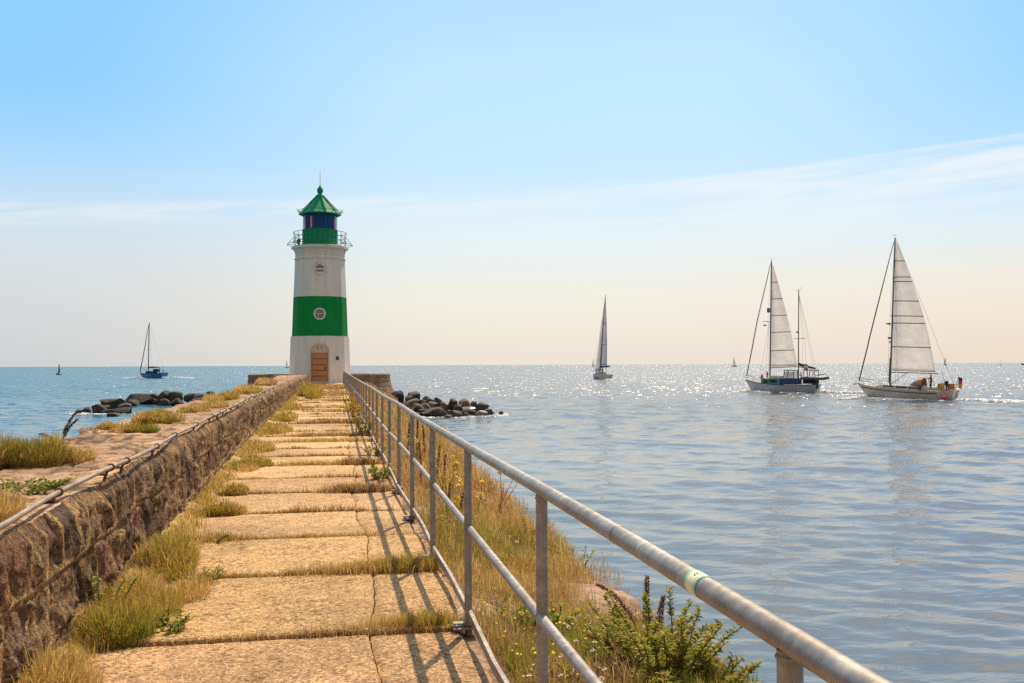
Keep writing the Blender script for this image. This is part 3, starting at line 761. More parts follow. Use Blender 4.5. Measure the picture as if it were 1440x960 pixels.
def make_lighthouse():
    t = thing('lighthouse', 'white lighthouse with a green band and green lantern at the end of the stone pier', 'lighthouse', LC)
    A = R(-90+18)
    def dec(prof): return MB().lathe(prof, 10, a0=A)
    dec([(2.98, -.3), (2.95, .0), (2.86, .06), (2.72, 4.20), (2.72, 4.24)]).build('base_section', M_white, t)
    dec([(2.60, 4.15), (2.60, 4.2), (2.47, 7.86), (2.47, 7.92)]).build('green_band', M_green, t)
    dec([(2.462, 7.90), (2.455, 7.95), (2.32, 11.42), (2.32, 11.5)]).build('upper_section', M_white, t)
    m = MB()
    m.lathe([(2.31, 11.44), (2.40, 11.46), (2.42, 11.56), (2.31, 11.60), (2.29, 11.72), (2.33, 11.86), (2.29, 11.9), (2.32, 12.05), (2.42, 12.3), (2.52, 12.42), (2.66, 12.46), (2.66, 12.68), (2.58, 12.72), (0, 12.73)], 10, a0=A, capt=False)
    m.build('cornice', M_white, t)
    # lantern
    m = MB(); m.lathe([(1.68, 12.70), (1.66, 12.78), (1.64, 12.8), (1.63, 14.2), (1.68, 14.22), (1.68, 14.3), (1.60, 14.32), (0, 14.32)], 20, a0=R(9), capt=False)
    for k in range(20):
        g = R(9+18*k); m.box((1.645*math.cos(g), 1.645*math.sin(g), 13.5), (.03, .05, 1.36), rot=Matrix.Rotation(g, 3, 'Z'))
    m.build('lantern_wall', M_green2, t, 40)
    gl = MB().lathe([(1.53, 14.30), (1.53, 15.78)], 20, a0=R(9)).build('lantern_glass', M_blue, t, 60)
    for g0, g1, z0, z1 in ((-124, -117, 14.36, 15.45), (-156, -150, 14.36, 15.1), (-31, -25, 14.36, 15.3)):  # pinkish reflections on the panes, put in as coloured strips
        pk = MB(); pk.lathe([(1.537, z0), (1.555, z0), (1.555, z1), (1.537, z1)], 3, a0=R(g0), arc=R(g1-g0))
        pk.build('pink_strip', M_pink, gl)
    for k in range(10):
        g = R(-90+36*k+18); mu = MB(); mu.box((1.56*math.cos(g), 1.56*math.sin(g), 15.04), (.05, .055, 1.5), rot=Matrix.Rotation(g, 3, 'Z'))
        mu.build('glazing_bar', M_dkgreen, t)
    rf = MB(); rf.lathe([(1.5, 15.74), (1.96, 15.72), (2.0, 15.80), (1.94, 15.88), (1.80, 15.98), (.42, 17.45), (.40, 17.5), (0, 17.5)], 10, a0=A, capt=False)
    for k in range(10):
        g = A+R(36*k); p = [(1.90*math.cos(g), 1.90*math.sin(g), 15.95), (.43*math.cos(g), .43*math.sin(g), 17.5)]
        rf.tube(p, .035, 6)
    roof = rf.build('roof', M_green2, t)
    fb = MB(); fb.lathe([(.42, 17.48), (.42, 17.6), (.30, 17.66), (.22, 17.75), (.17, 17.8), (.23, 17.86), (.28, 18.0), (.295, 18.10), (.27, 18.22), (.20, 18.34), (.10, 18.46), (.05, 18.6), (.02, 18.62)], 16)
    fin = fb.build('finial', M_green2, roof, 50)
    MB().tube([(0, 0, 18.6), (0, 0, 20.0)], [.028, .012], 6).build('lightning_rod', M_dark, fin)
    ev = MB(); ev.torus((0, 0, 16.12), 2.10, .018, 30, 6, (0, 0, 1))
    for k in range(10):
        g = A+R(36*k+18); ev.tube([(1.86*math.cos(g), 1.86*math.sin(g), 15.85), (2.10*math.cos(g), 2.10*math.sin(g), 16.12)], .016, 5)
        ev.tube([(1.9*math.cos(g), 1.9*math.sin(g), 15.85), (2.28*math.cos(g), 2.28*math.sin(g), 16.2)], .016, 5)
    ev.build('eave_rail', M_dkgreen, roof)
    # gallery railing with outward brackets
    gr = MB()
    for rr_, z in ((2.46, 14.05), (2.42, 13.65), (2.40, 13.2)):
        gr.torus((0, 0, z), rr_, .024, 30, 6, (0, 0, 1))
    gr.torus((0, 0, 12.92), 3.02, .024, 30, 6, (0, 0, 1))
    for k in range(20):
        g = A+R(18*k); c, s = math.cos(g), math.sin(g)
        gr.tube([(2.40*c, 2.40*s, 12.70), (2.40*c, 2.40*s, 13.7), (2.47*c, 2.47*s, 14.07)], .026 if k % 2 == 0 else .014, 6)
        if k % 2 == 0:
            gr.tube([(2.40*c, 2.40*s, 13.65), (3.02*c, 3.02*s, 12.95), (3.02*c, 3.02*s, 12.78)], .022, 6)
            gr.tube([(2.42*c, 2.42*s, 12.92), (3.02*c, 3.02*s, 12.92)], .02, 6)
    gr.build('gallery_railing', M_dkgreen, t)
    MB().tube([(-1.95, -.9, 12.72), (-1.95, -.9, 13.0), (-1.95, -.9, 13.08), (-1.95, -.9, 13.3)], [.10, .12, .2, .16], 12).build('fog_signal', M_dkgreen, t, 40)
    # door in the facet towards the path
    fy = lambda z: -(2.86-(2.86-2.72)*(z-.06)/4.14)*math.cos(R(18))
    x0 = .0
    sr = MB()
    for sx in (-1, 1): sr.box((x0+sx*.84, fy(1.4)-.03, 1.42), (.16, .16, 2.84), bev=.01)
    n = 16
    V = []; 
    for k in range(n+1):
        g = math.pi*k/n
        for rr_ in (.78, .93):
            for yy in (-.10, .06): V.append((x0+rr_*math.cos(g), fy(3.2)+yy, 2.84+rr_*math.sin(g)*.86))
    F = []
    for k in range(n):
        a = k*4; b = a+4
        F += [(a, b, b+2, a+2), (a+2, b+2, b+3, a+3), (a+1, a, a+2, a+3) if False else (a, a+1, b+1, b)]
    sr.add(V, F)
    sr.box((x0, fy(2.8)-.0, 2.79), (1.52, .14, .10)); sr.box((x0, fy(0)-.12, .07), (1.9, .5, .14), bev=.02)
    sr.build('door_surround', M_stone, t)
    tp = MB(); V = [(x0+.80*math.cos(math.pi*k/n), fy(3.1)-.035, 2.84+.80*.86*math.sin(math.pi*k/n)) for k in range(n+1)]
    tp.add(V, [tuple(range(n+1))])
    for dx in (-.20, -.17, .13, .17): tp.box((x0+dx, fy(3.1)-.045, 3.22+(dx*.1)), (.035, .02, .22 if abs(dx) > .14 else .1), 1)
    tp.build('tympanum', [M_stone, pmat('faded_figures', (.16, .13, .1), None)], t)
    dr = MB(); dr.box((x0, fy(1.4)-.02, 1.42), (1.50, .10, 2.66), 1)
    for k in range(5): dr.box((x0, fy(1.4)-.085, .36+.53*k), (1.26, .05, .47), 0, bev=.012)
    for sx in (-1, 1): dr.box((x0+sx*.685, fy(1.4)-.078, 1.42), (.09, .05, 2.60), 0, bev=.01)
    door = dr.build('door', [M_wood, M_wood_dk], t)
    hd = MB(); hd.box((x0+.53, fy(1.4)-.125, 1.32), (.09, .03, .34), bev=.01); hd.tube([(x0+.53, fy(1.4)-.13, 1.38), (x0+.53, fy(1.4)-.18, 1.38), (x0+.39, fy(1.4)-.18, 1.38)], .02, 8)
    hd.build('handle', M_dark, door)
    pl = MB(); yp = -2.58; ang = R(18)
    pl.box((1.62, -2.46, 2.28), (.26, .05, .34), bev=.01, rot=Matrix.Rotation(ang*0+R(18), 3, 'Z'))
    pl.build('nameplate', M_dark, t)
    # round windows
    for z, r_, yy in ((6.27, .46, None), (10.45, .44, None)):
        if z < 8: ff = -(2.60-(2.60-2.47)*(z-4.2)/3.66)*math.cos(R(18))
        else: ff = -(2.455-(2.455-2.32)*(z-7.95)/3.47)*math.cos(R(18))
        fr = MB()
        fr.torus((0, ff-.02, z), r_+.03, .075, 32, 10, (0, -1, 0))
        if z > 8:
            fr.torus((0, ff+.0, z), r_+.2, .05, 32, 8, (0, -1, 0))
            for dx, dz in ((-.75, -.25), (.75, -.25)): fr.box((dx, ff-.02, z+dz), (.09, .06, .09), bev=.02)
        win = bpy.data.objects.new('window', None); COL.objects.link(win); win.parent = t
        fr.build('frame', M_white, win, 60)
        MB().disc((0, ff+.02, z), r_+.02, 28, (0, -1, 0), .03).build('pane', M_pane, win)
        bar = MB(); bar.box((0, ff-.045, z-.02 if z > 8 else z+.02), (2*r_, .05, .13 if z > 8 else .05)); 
        if z < 8: bar.box((-.10, ff-.043, z-.2), (.05, .046, .42))
        bar.build('glazing_bar', M_white, win)
make_lighthouse()

# bastion: round masonry platform with a parapet -------------------------
def make_bastion():
    t = thing('bastion', 'round stone masonry bastion with a thick parapet encircling the foot of the lighthouse', 'bastion', LC)
    prof = [(5.95, .0), (5.95, .62), (6.0, .80), (6.46, .82), (6.52, .74), (6.53, .40), (6.58, .0), (6.70, -.4), (6.95, -1.0), (7.35, -1.7), (7.95, -2.4), (8.3, -3.0)]
    # dense profile
    ps = np.array(prof); s = np.concatenate([[0], np.cumsum(np.hypot(*np.diff(ps, axis=0).T))])
    q = np.linspace(0, s[-1], 130); pr = np.interp(q, s, ps[:, 0]); pz = np.interp(q, s, ps[:, 1])
    a0, a1 = R(-90+20.5), R(270-9)
    th = np.linspace(a0, a1, 620)
    TH, Rr = np.meshgrid(th, pr, indexing='ij'); _, Z = np.meshgrid(th, pz, indexing='ij'); _, Q = np.meshgrid(th, q, indexing='ij')
    hc = Z/.40; row = np.floor(hc+.12*fbm(TH*8, Z*0, o=2, s=101)); hf = hc-row
    U = TH*6.5/.75+row*.5+17*_h(row, row*0, row*0, 5); iu = np.floor(U); uf = U-iu
    idd = _h(iu, row, row*0, 103); id2 = _h(iu, row, row*0, 104)
    du = np.minimum(uf, 1-uf)*.75; dv = np.minimum(hf, 1-hf)*.4
    topf = (Z > .76)
    dist = np.where(topf, du, np.minimum(du, dv))
    stn = sstep(.012, .035, dist)
    off = stn*(.03+.03*(idd-.5)+.03*fbm(TH*20, Z*3, o=4, s=105))
    Rr = Rr+np.where(Rr > 6.2, off, -off); Z = Z+np.where(topf, .03*fbm(TH*9, Rr, o=3, s=106), 0)
    V = np.stack([Rr*np.cos(TH), Rr*np.sin(TH), Z], -1)
    pal = np.array([(.27, .175, .12), (.33, .215, .145), (.23, .155, .115), (.30, .20, .14)])
    c = pal[np.minimum((idd*4).astype(int), 3)]*(.75+.5*id2)[..., None]*stn[..., None]+np.array((.34, .27, .18))*(1-stn)[..., None]
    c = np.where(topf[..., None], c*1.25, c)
    m = bpy.data.materials['rubble_stone']
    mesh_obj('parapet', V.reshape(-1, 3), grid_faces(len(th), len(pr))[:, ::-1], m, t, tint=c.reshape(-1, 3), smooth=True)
    pm = MB(); pm.lathe([(8.2, -3.0), (6.3, -.5), (6.2, -.034), (0, -.03)], 64, capt=False)
    pm.build('platform', bpy.data.materials['weathered_concrete_plain'], t)
    m_end = pmat('parapet_end_stone', (.26, .17, .12), (.34, .23, .16), 4, .9)
    for g, sg in ((a0, 1), (a1, -1)):
        vv = [(r*math.cos(g), r*math.sin(g), z) for r, z in zip(pr[::4], pz[::4])]
        MB().add(vv, [tuple(range(len(vv)))]).build('parapet_end', m_end, t)
pmat('weathered_concrete_plain', (.46, .33, .20), (.56, .42, .27), 3, .9, bump=(20, .3, .01))
make_bastion()

# ------------------------------------------------------------------ breakwater boulders
ROCK_R = [(5.53, 87.51, -0.9, 1.14, 0.81), (6.73, 86.54, -0.98, 1.13, 0.89), (7.79, 86.21, -1.26, 0.65, 0.42), (6.62, 83.94, -1.45, 1.0, 0.5), (8.09, 84.91, -1.41, 0.69, 0.41), (8.7, 84.59, -1.4, 0.64, 0.51), (6.5, 80.2, -1.75, 1.13, 0.61), (7.32, 81.5, -1.73, 0.8, 0.44), (7.98, 82.34, -1.65, 0.98, 0.45), (7.56, 77.24, -2.01, 1.84, 0.63), (9.48, 81.34, -1.57, 0.97, 0.84), (9.71, 79.88, -1.86, 0.83, 0.52), (10.59, 82.64, -1.54, 1.08, 0.68), (11.58, 83.45, -1.62, 0.55, 0.36), (11.81, 79.71, -1.79, 1.22, 0.74), (10.75, 79.71, -1.96, 1.22, 0.39), (11.28, 77.31, -2.17, 1.1, 0.38), (9.21, 76.5, -2.15, 1.0, 0.5), (8.48, 75.26, -2.31, 0.74, 0.34), (10.06, 77.14, -2.23, 0.5, 0.25), (5.35, 78.58, -1.93, 0.72, 0.51), (11.93, 77.92, -2.06, 0.68, 0.51), (12.44, 78.38, -2.2, 0.3, 0.17), (13.13, 78.58, -2.2, 0.39, 0.15), (8.97, 81.95, -1.7, 0.71, 0.45), (6.23, 86.05, -1.24, 0.84, 0.47), (7.35, 83.94, -1.5, 0.64, 0.41), (5.81, 81.5, -1.66, 0.79, 0.53), (11.3, 80.53, -1.91, 0.7, 0.35), (7.0, 78.6, -2.1, 0.9, 0.5), (8.3, 79.6, -1.95, 0.8, 0.45), (8.9, 78.3, -2.15, 0.7, 0.4), (10.2, 81.2, -1.8, 0.75, 0.45), (9.0, 83.0, -1.65, 0.7, 0.42), (10.9, 78.4, -2.2, 0.8, 0.38), (6.0, 83.2, -1.55, 0.75, 0.5), (12.2, 79.1, -2.1, 0.6, 0.34), (6.3, 77.4, -2.2, 0.9, 0.45)]
ROCK_L = [(-20.46, 99.49, -1.9, 2.52, 1.01), (-19.63, 89.53, -1.99, 1.28, 0.83), (-21.21, 92.09, -2.15, 0.74, 0.5), (-19.75, 109.28, -1.75, 2.79, 1.02), (-18.83, 109.11, -1.53, 1.58, 0.59), (-17.51, 108.87, -1.41, 1.39, 1.02), (-16.27, 108.65, -1.39, 1.58, 0.89), (-16.18, 108.65, -1.95, 1.39, 0.67), (-14.81, 108.39, -1.55, 1.19, 0.63), (-13.8, 108.21, -1.5, 1.15, 0.71), (-12.8, 108.03, -1.28, 0.93, 0.63), (-17.76, 89.51, -2.11, 1.67, 0.58), (-17.46, 84.59, -2.23, 0.93, 0.34), (-21.26, 89.51, -2.22, 0.51, 0.36), (-19.64, 103.58, -2.01, 1.23, 0.79), (-17.92, 108.96, -2.0, 1.49, 0.74), (-18.69, 88.5, -2.18, 1.2, 0.45), (-18.9, 97.0, -2.05, 1.5, 0.8), (-16.9, 105.5, -2.05, 1.3, 0.75), (-15.5, 104.5, -2.0, 1.4, 0.8), (-13.6, 104.0, -1.95, 1.5, 0.9), (-20.1, 94.0, -2.15, 1.1, 0.6), (-12.0, 103.0, -1.9, 1.3, 0.9)]
M_rock = pmat('wet_dark_rock', (.026, .023, .022), (.095, .075, .062), 2.2, .75, bump=(5, .9, .10), spec=.35, contrast=(.40, .66))
M_rock2 = pmat('brown_rock', (.09, .062, .046), (.18, .125, .09), 2.2, .8, bump=(7, .7, .06))
M_rock3 = pmat('wet_slab_rock', (.10, .085, .075), (.17, .14, .12), 3, .35, bump=(7, .5, .04))
import bmesh
def rock_mesh(seed, w_, h_, d_, m, foot):
    bm = bmesh.new(); bmesh.ops.create_icosphere(bm, subdivisions=3, radius=1)
    co = np.array([v.co[:] for v in bm.verts])
    r = np.random.default_rng(seed)
    # chip facets off the ball
    for k in range(14):
        n = r.normal(size=3); n /= np.linalg.norm(n); lim = r.uniform(.42, .78)
        dd = co@n; over = np.maximum(dd-lim, 0); co -= over[:, None]*n*.92
    co *= (1+.16*fbm(co[:, 0]*1.5+seed, co[:, 1]*1.5, co[:, 2]*1.5, o=3, s=seed))[:, None]
    co = co/np.abs(co).max(0)
    low = co[:, 2] < 0
    co = co*np.array((w_/2, d_/2, h_/2))
    # the foot of the boulder runs down into the heap
    co[low, :2] *= 1+.35*np.minimum(-co[low, 2:3]/(h_/2), 1)**.5*(foot > h_*.8)
    co[low, 2] *= foot/(h_/2)
    for v, p in zip(bm.verts, co): v.co = p
    me = bpy.data.meshes.new('boulder'); bm.to_mesh(me); bm.free(); me.materials.append(m)
    me.polygons.foreach_set('use_smooth', np.ones(len(me.polygons), bool)); me.set_sharp_from_angle(angle=R(24))
    return me
def rock_words(i, n, w_, h_, m, side):
    size = 'large' if w_ > 1.1 else ('small' if w_ < .7 else 'middling')
    shape = 'flat-topped' if h_ < .42*w_ else ('blocky' if h_ > .62*w_ else 'rounded')
    return size, shape
def rocks(lst, side, place):
    r = random.Random(9)
    order = sorted(range(len(lst)), key=lambda i: lst[i][0]/lst[i][1])
    rank = {i: k+1 for k, i in enumerate(order)}
    ordn = ['first', 'second', 'third', 'fourth', 'fifth', 'sixth', 'seventh', 'eighth', 'ninth', 'tenth', 'eleventh', 'twelfth', 'thirteenth', 'fourteenth', 'fifteenth', 'sixteenth', 'seventeenth', 'eighteenth', 'nineteenth', 'twentieth', 'twenty-first', 'twenty-second', 'twenty-third', 'twenty-fourth', 'twenty-fifth', 'twenty-sixth', 'twenty-seventh', 'twenty-eighth', 'twenty-ninth', 'thirtieth', 'thirty-first', 'thirty-second', 'thirty-third', 'thirty-fourth', 'thirty-fifth', 'thirty-sixth', 'thirty-seventh', 'thirty-eighth']
    for i, (x, y, z, w_, h_) in enumerate(lst):
        m = M_rock
        if side > 0 and i in (3, 4, 7, 8, 24, 26, 27, 12): m = M_rock2
        if side > 0 and i in (15, 16): m = M_rock3
        if side < 0 and i in (9,): m = M_rock2
        # the part of the boulder out of sight is buried in the heap down to the water
        deep = max(h_, (z+h_/2)-(SEA-.25)) if z > -1.9 else h_*1.3+.25
        me = rock_mesh(200+i+(50 if side < 0 else 0), w_*1.06, h_*1.04, max(w_*.9, h_*1.2), m, max(deep-h_/2, h_/2))
        o = bpy.data.objects.new('boulder', me); COL.objects.link(o)
        top = z+h_/2
        o.location = (x, y, z); o.rotation_euler = (0, 0, 0)
        a, b = rock_words(i, len(lst), w_, h_, m, side)
        tone = {M_rock.name: 'near-black', M_rock2.name: 'brown', M_rock3.name: 'pale wet'}[m.name]
        lab = f"{a} {tone} {b} boulder, {ordn[rank[i]-1]} from the {'pier' if side > 0 else 'seaward end'}, in the heap {place}"
        tag(o, lab, 'boulder', 'boulders heaped '+place)
rocks(ROCK_R, 1, 'right of the lighthouse')
rocks(ROCK_L, -1, 'left of the lighthouse')
# ------------------------------------------------------------------ people (skin-grown bodies)
def person(label, pose, loc, parent_rot, jacket, trousers, hair, group=None, arm='down', hat=None):
    """stands or sits with the feet / seat at z = 0, facing +x"""
    S = 1.0
    if pose == 'stand':
        J = {'pel': (0, 0, .95, .13), 'bel': (0, 0, 1.08, .135), 'che': (.01, 0, 1.32, .15), 'nk': (.01, 0, 1.50, .055), 'hd0': (.03, 0, 1.58, .075), 'hd': (.035, 0, 1.66, .095), 'hd1': (.02, 0, 1.73, .07)}
        for s, k in ((1, 'l'), (-1, 'r')):
            J['hip'+k] = (0, .09*s, .88, .095); J['kn'+k] = (.03, .10*s, .48, .065); J['an'+k] = (-.01, .11*s, .09, .045); J['to'+k] = (.14, .12*s, .04, .035)
    else:
        J = {'pel': (0, 0, .12, .14), 'bel': (.0, 0, .27, .14), 'che': (.03, 0, .50, .15), 'nk': (.05, 0, .68, .055), 'hd0': (.07, 0, .76, .075), 'hd': (.075, 0, .84, .095), 'hd1': (.06, 0, .91, .07)}
        for s, k in ((1, 'l'), (-1, 'r')):
            J['hip'+k] = (.06, .09*s, .11, .10); J['kn'+k] = (.45, .11*s, .16, .07); J['an'+k] = (.50, .11*s, -.22, .05); J['to'+k] = (.63, .12*s, -.27, .035)
    zc = J['che'][2]; xc = J['che'][0]
    for s, k in ((1, 'l'), (-1, 'r')):
        J['sh'+k] = (xc, .18*s, zc+.10, .065)
        if arm == 'down': J['el'+k] = (xc-.02, .25*s, zc-.17, .05); J['wr'+k] = (xc+.10, .24*s, zc-.40, .036); J['ha'+k] = (xc+.15, .235*s, zc-.47, .04)
        else: J['el'+k] = (xc+.12, .24*s, zc-.12, .05); J['wr'+k] = (xc+.36, .17*s, zc-.10, .036); J['ha'+k] = (xc+.44, .16*s, zc-.09, .04)
    names = list(J); E = [('pel', 'bel'), ('bel', 'che'), ('che', 'nk'), ('nk', 'hd0'), ('hd0', 'hd'), ('hd', 'hd1')]
    for k in 'lr': E += [('pel', 'hip'+k), ('hip'+k, 'kn'+k), ('kn'+k, 'an'+k), ('an'+k, 'to'+k), ('che', 'sh'+k), ('sh'+k, 'el'+k), ('el'+k, 'wr'+k), ('wr'+k, 'ha'+k)]
    me = bpy.data.meshes.new('skin'); me.from_pydata([J[n][:3] for n in names], [(names.index(a), names.index(b)) for a, b in E], [])
    o = bpy.data.objects.new('skin', me); COL.objects.link(o)
    o.modifiers.new('s', 'SKIN')
    for v, n in zip(me.skin_vertices[0].data, names): v.radius = (J[n][3],)*2; v.use_root = (n == 'pel')
    sub = o.modifiers.new('d', 'SUBSURF'); sub.levels = 2; sub.render_levels = 2
    dg = bpy.context.evaluated_depsgraph_get(); dg.update()
    bm_ = bpy.data.meshes.new_from_object(o.evaluated_get(dg))
    bpy.data.objects.remove(o); bpy.data.meshes.remove(me)
    bm_.name = 'person'
    skin_m = M_skin
    bm_.materials.clear()
    for m in (skin_m, jacket, trousers, hair, M_dark): bm_.materials.append(m)
    hz = J['hd'][2]; nkz = J['nk'][2]; pz = J['pel'][2]
    for p in bm_.polygons:
        c = p.center; mi = 1
        if c.z > nkz-.01: mi = 3 if (c.z > hz+.03 or c.x < J['hd'][0]-.03 and c.z > hz-.08) else 0
        elif pose == 'stand':
            if c.z < .10: mi = 4
            elif c.z < pz-.02 and abs(c.y) < .2: mi = 2
            if c.z < zc-.40 and abs(c.y) > .19: mi = 0
        else:
            if c.x > .17 and c.z < .30: mi = 2
            if c.z < .02: mi = 2
            if c.z < -.2: mi = 4
            if arm == 'down' and c.x > xc+.11 and abs(c.y) > .19 and zc-.55 < c.z < zc-.38: mi = 0
        if arm != 'down' and c.x > xc+.36: mi = 0
        p.material_index = mi; p.use_smooth = True
    b = bpy.data.objects.new('person', bm_); COL.objects.link(b)
    # hair as a cap of its own
    tag(b, label, 'person', group)
    b.location = loc; b.rotation_euler = parent_rot
    return b
M_skin = pmat('skin', (.50, .30, .22), (.56, .35, .26), 9, .55)
def cloth(name, c): return pmat(name, tuple(x*.85 for x in c), tuple(min(1, x*1.1) for x in c), 12, .8, bump=(30, .3, .01))
M_pinkj = cloth('pink_jacket', (.75, .06, .14)); M_redj = cloth('dark_red_jacket', (.28, .03, .04)); M_navy = cloth('navy_cloth', (.02, .025, .06))
M_blackc = cloth('black_cloth', (.02, .02, .022)); M_tanj = cloth('tan_jacket', (.45, .27, .13)); M_orangej = cloth('orange_jacket', (.62, .22, .06)); M_whitec = cloth('white_shirt', (.7, .69, .66))
M_hair = pmat('dark_hair', (.03, .02, .015), (.06, .04, .03), 20, .6); M_hairb = pmat('fair_hair', (.30, .19, .09), (.38, .25, .13), 20, .6)

# ------------------------------------------------------------------ boats
M_hullw = pmat('white_gelcoat', (.44, .43, .43), (.54, .53, .52), 1.2, .3)
M_hullk = pmat('grey_blue_gelcoat', (.33, .39, .46), (.42, .47, .53), 1.2, .3)
M_hullc = pmat('cream_gelcoat', (.46, .43, .39), (.55, .52, .47), 1.2, .3)
M_hullb = pmat('blue_gelcoat', (.015, .12, .36), (.02, .16, .44), 1.2, .35)
M_stripe = pmat('dark_stripe', (.03, .02, .025), (.05, .035, .04), 5, .4)
M_antif = pmat('brown_antifouling', (.11, .055, .04), (.16, .08, .06), 5, .6)
M_deck = pmat('deck', (.42, .35, .28), (.52, .45, .37), 3, .7)
M_mast = pmat('mast_alloy', (.10, .10, .11), (.15, .15, .16), 3, .45, .3)
M_wire = pmat('rigging_wire', (.08, .075, .07), None, rough=.5)
M_teal = pmat('teal_paint', (.02, .25, .24), (.03, .31, .29), 3, .5)
M_bcan = cloth('blue_canvas', (.015, .07, .20)); M_gcan = cloth('green_canvas', (.01, .11, .07)); M_tan = cloth('tan_canvas', (.40, .24, .10)); M_grey = cloth('grey_canvas', (.30, .27, .27))
M_gunw = pmat('green_gunwale', (.01, .10, .06), (.02, .14, .08), 3, .5)
M_yell = pmat('yellow_plastic', (.55, .38, .02), (.65, .46, .03), 4, .5); M_oran = pmat('orange_plastic', (.52, .20, .04), (.62, .26, .05), 4, .5)
M_fend = pmat('pink_vinyl', (.85, .10, .14), (.95, .16, .2), 4, .45)
M_rib = pmat('grey_rubber', (.07, .06, .085), (.12, .10, .14), 3, .4)
M_red = cloth('red_bunting', (.62, .05, .07)); M_wht = cloth('white_bunting', (.72, .70, .68)); M_gold = cloth('gold_bunting', (.60, .40, .03))
def sail_mat(name, c):
    m, nt, b = new_mat(name)
    tc = N(nt, 'ShaderNodeTexCoord').outputs['Object']
    n1 = noise_tex(nt, .9, 5, .6, tc); r = ramp(nt, n1.outputs[0], [(.3, tuple(x*.88 for x in c)), (.7, c)])
    nt.links.new(r.outputs[0], b.inputs['Base Color']); b.inputs['Roughness'].default_value = .7
    tr = N(nt, 'ShaderNodeBsdfTranslucent'); nt.links.new(r.outputs[0], tr.inputs[0])
    mx = N(nt, 'ShaderNodeMixShader'); mx.inputs[0].default_value = .78
    nt.links.new(b.outputs[0], mx.inputs[1]); nt.links.new(tr.outputs[0], mx.inputs[2]); nt.links.new(mx.outputs[0], nt.nodes['Material Output'].inputs[0])
    return m
M_sail = sail_mat('sailcloth', (.82, .81, .82)); M_sailg = sail_mat('grey_sailcloth', (.70, .68, .72)); M_seam = pmat('sail_seam', (.20, .18, .18), None, rough=.8)
M_seamr = pmat('red_seam', (.38, .14, .13), None, rough=.8)

def hull(t, L, B, fb, draft, rake, m_hull, stripe=None, m_stripe=None, transom=.75, gunwale=None, boot=True):
    """fb = freeboard (bow, mid, stern); bow at +L/2; returns sheer height function"""
    def sheer(u): # u 0 stern .. 1 bow
        return np.interp(u, [0, .45, 1], [fb[2], fb[1], fb[0]])*1.0 if False else float(np.polyval(np.polyfit([0, .45, 1], [fb[2], fb[1], fb[0]], 2), u))
    nS = 26; prof = [0, .25, .42, .5, .515] if boot else [0, .25, .42, .5]
    rows = sorted(set([0, .2, .36, .44, .47] + list(np.linspace(.5, 1, 9)) + ([stripe[0], stripe[1]] if stripe else []) + ([.955] if gunwale else [])))
    V = []; F = []; mi = []
    def halfb(u):
        b = math.sin(math.pi*min(1, (1-u)/.62+0)*.5)**.75 if u > .38 else 1-(1-transom)*((.38-u)/.38)**1.6
        return B/2*b
    for i in range(nS+1):
        u = i/nS; sh = sheer(u); hb = halfb(u)
        for s in rows:
            z = -draft+(2*s)*draft if s <= .5 else (s-.5)*2*sh
            if s <= .5: yb = hb*.80*(max(s, 0)*2)**.55*(1 if u < .8 else 1-.25*(u-.8)/.2)
            else: yb = hb*(.80+.20*((s-.5)*2)**.8)
            if s <= .5 and u > .75: yb *= 1-.5*(u-.75)/.25
            x = L*(u-.5)-rake*(max(0, (u-.55)/.45)**1.5)*(1-z/sh)*1.0*(1 if z > 0 else 1+.5*(-z/draft))
            if u < .12: x += .28*(1-z/max(sh, .1))*(1-u/.12)
            V.append((x, yb, z))
    nr = len(rows); n1 = len(V)
    V += [(x, -y, z) for x, y, z in V]
    for i in range(nS):
        for j in range(nr-1):
            a, b = i*nr+j, (i+1)*nr+j
            mid = (rows[j]+rows[j+1])/2; m = 0
            if mid < .515 and boot: m = 2
            if stripe and stripe[0] < mid < stripe[1] and i > 3 and i < nS-1: m = 1
            if gunwale and mid > .955: m = 3
            F += [(a, a+1, b+1, b), (n1+a, n1+b, n1+b+1, n1+a+1)]; mi += [m, m]
    F.append(tuple(range(nr-1, -1, -1))+tuple(range(n1, n1+nr))); mi.append(0)
    mb = MB(); mb.v = V; mb.f = F; mb.m = mi; mb.n = len(V)
    mb.build('hull', [m_hull, m_stripe or m_hull, M_antif, gunwale or m_hull], t, 40)
    dk = MB(); VV = []
    for i in range(nS+1):
        p = V[i*nr+nr-1]; VV += [(p[0], p[1]-.02, p[2]-.03), (p[0], -p[1]+.02, p[2]-.03)]
    dk.add(VV, [(2*i, 2*i+1, 2*i+3, 2*i+2) for i in range(nS)])
    dk.build('deck', M_deck, t)
    return sheer, halfb
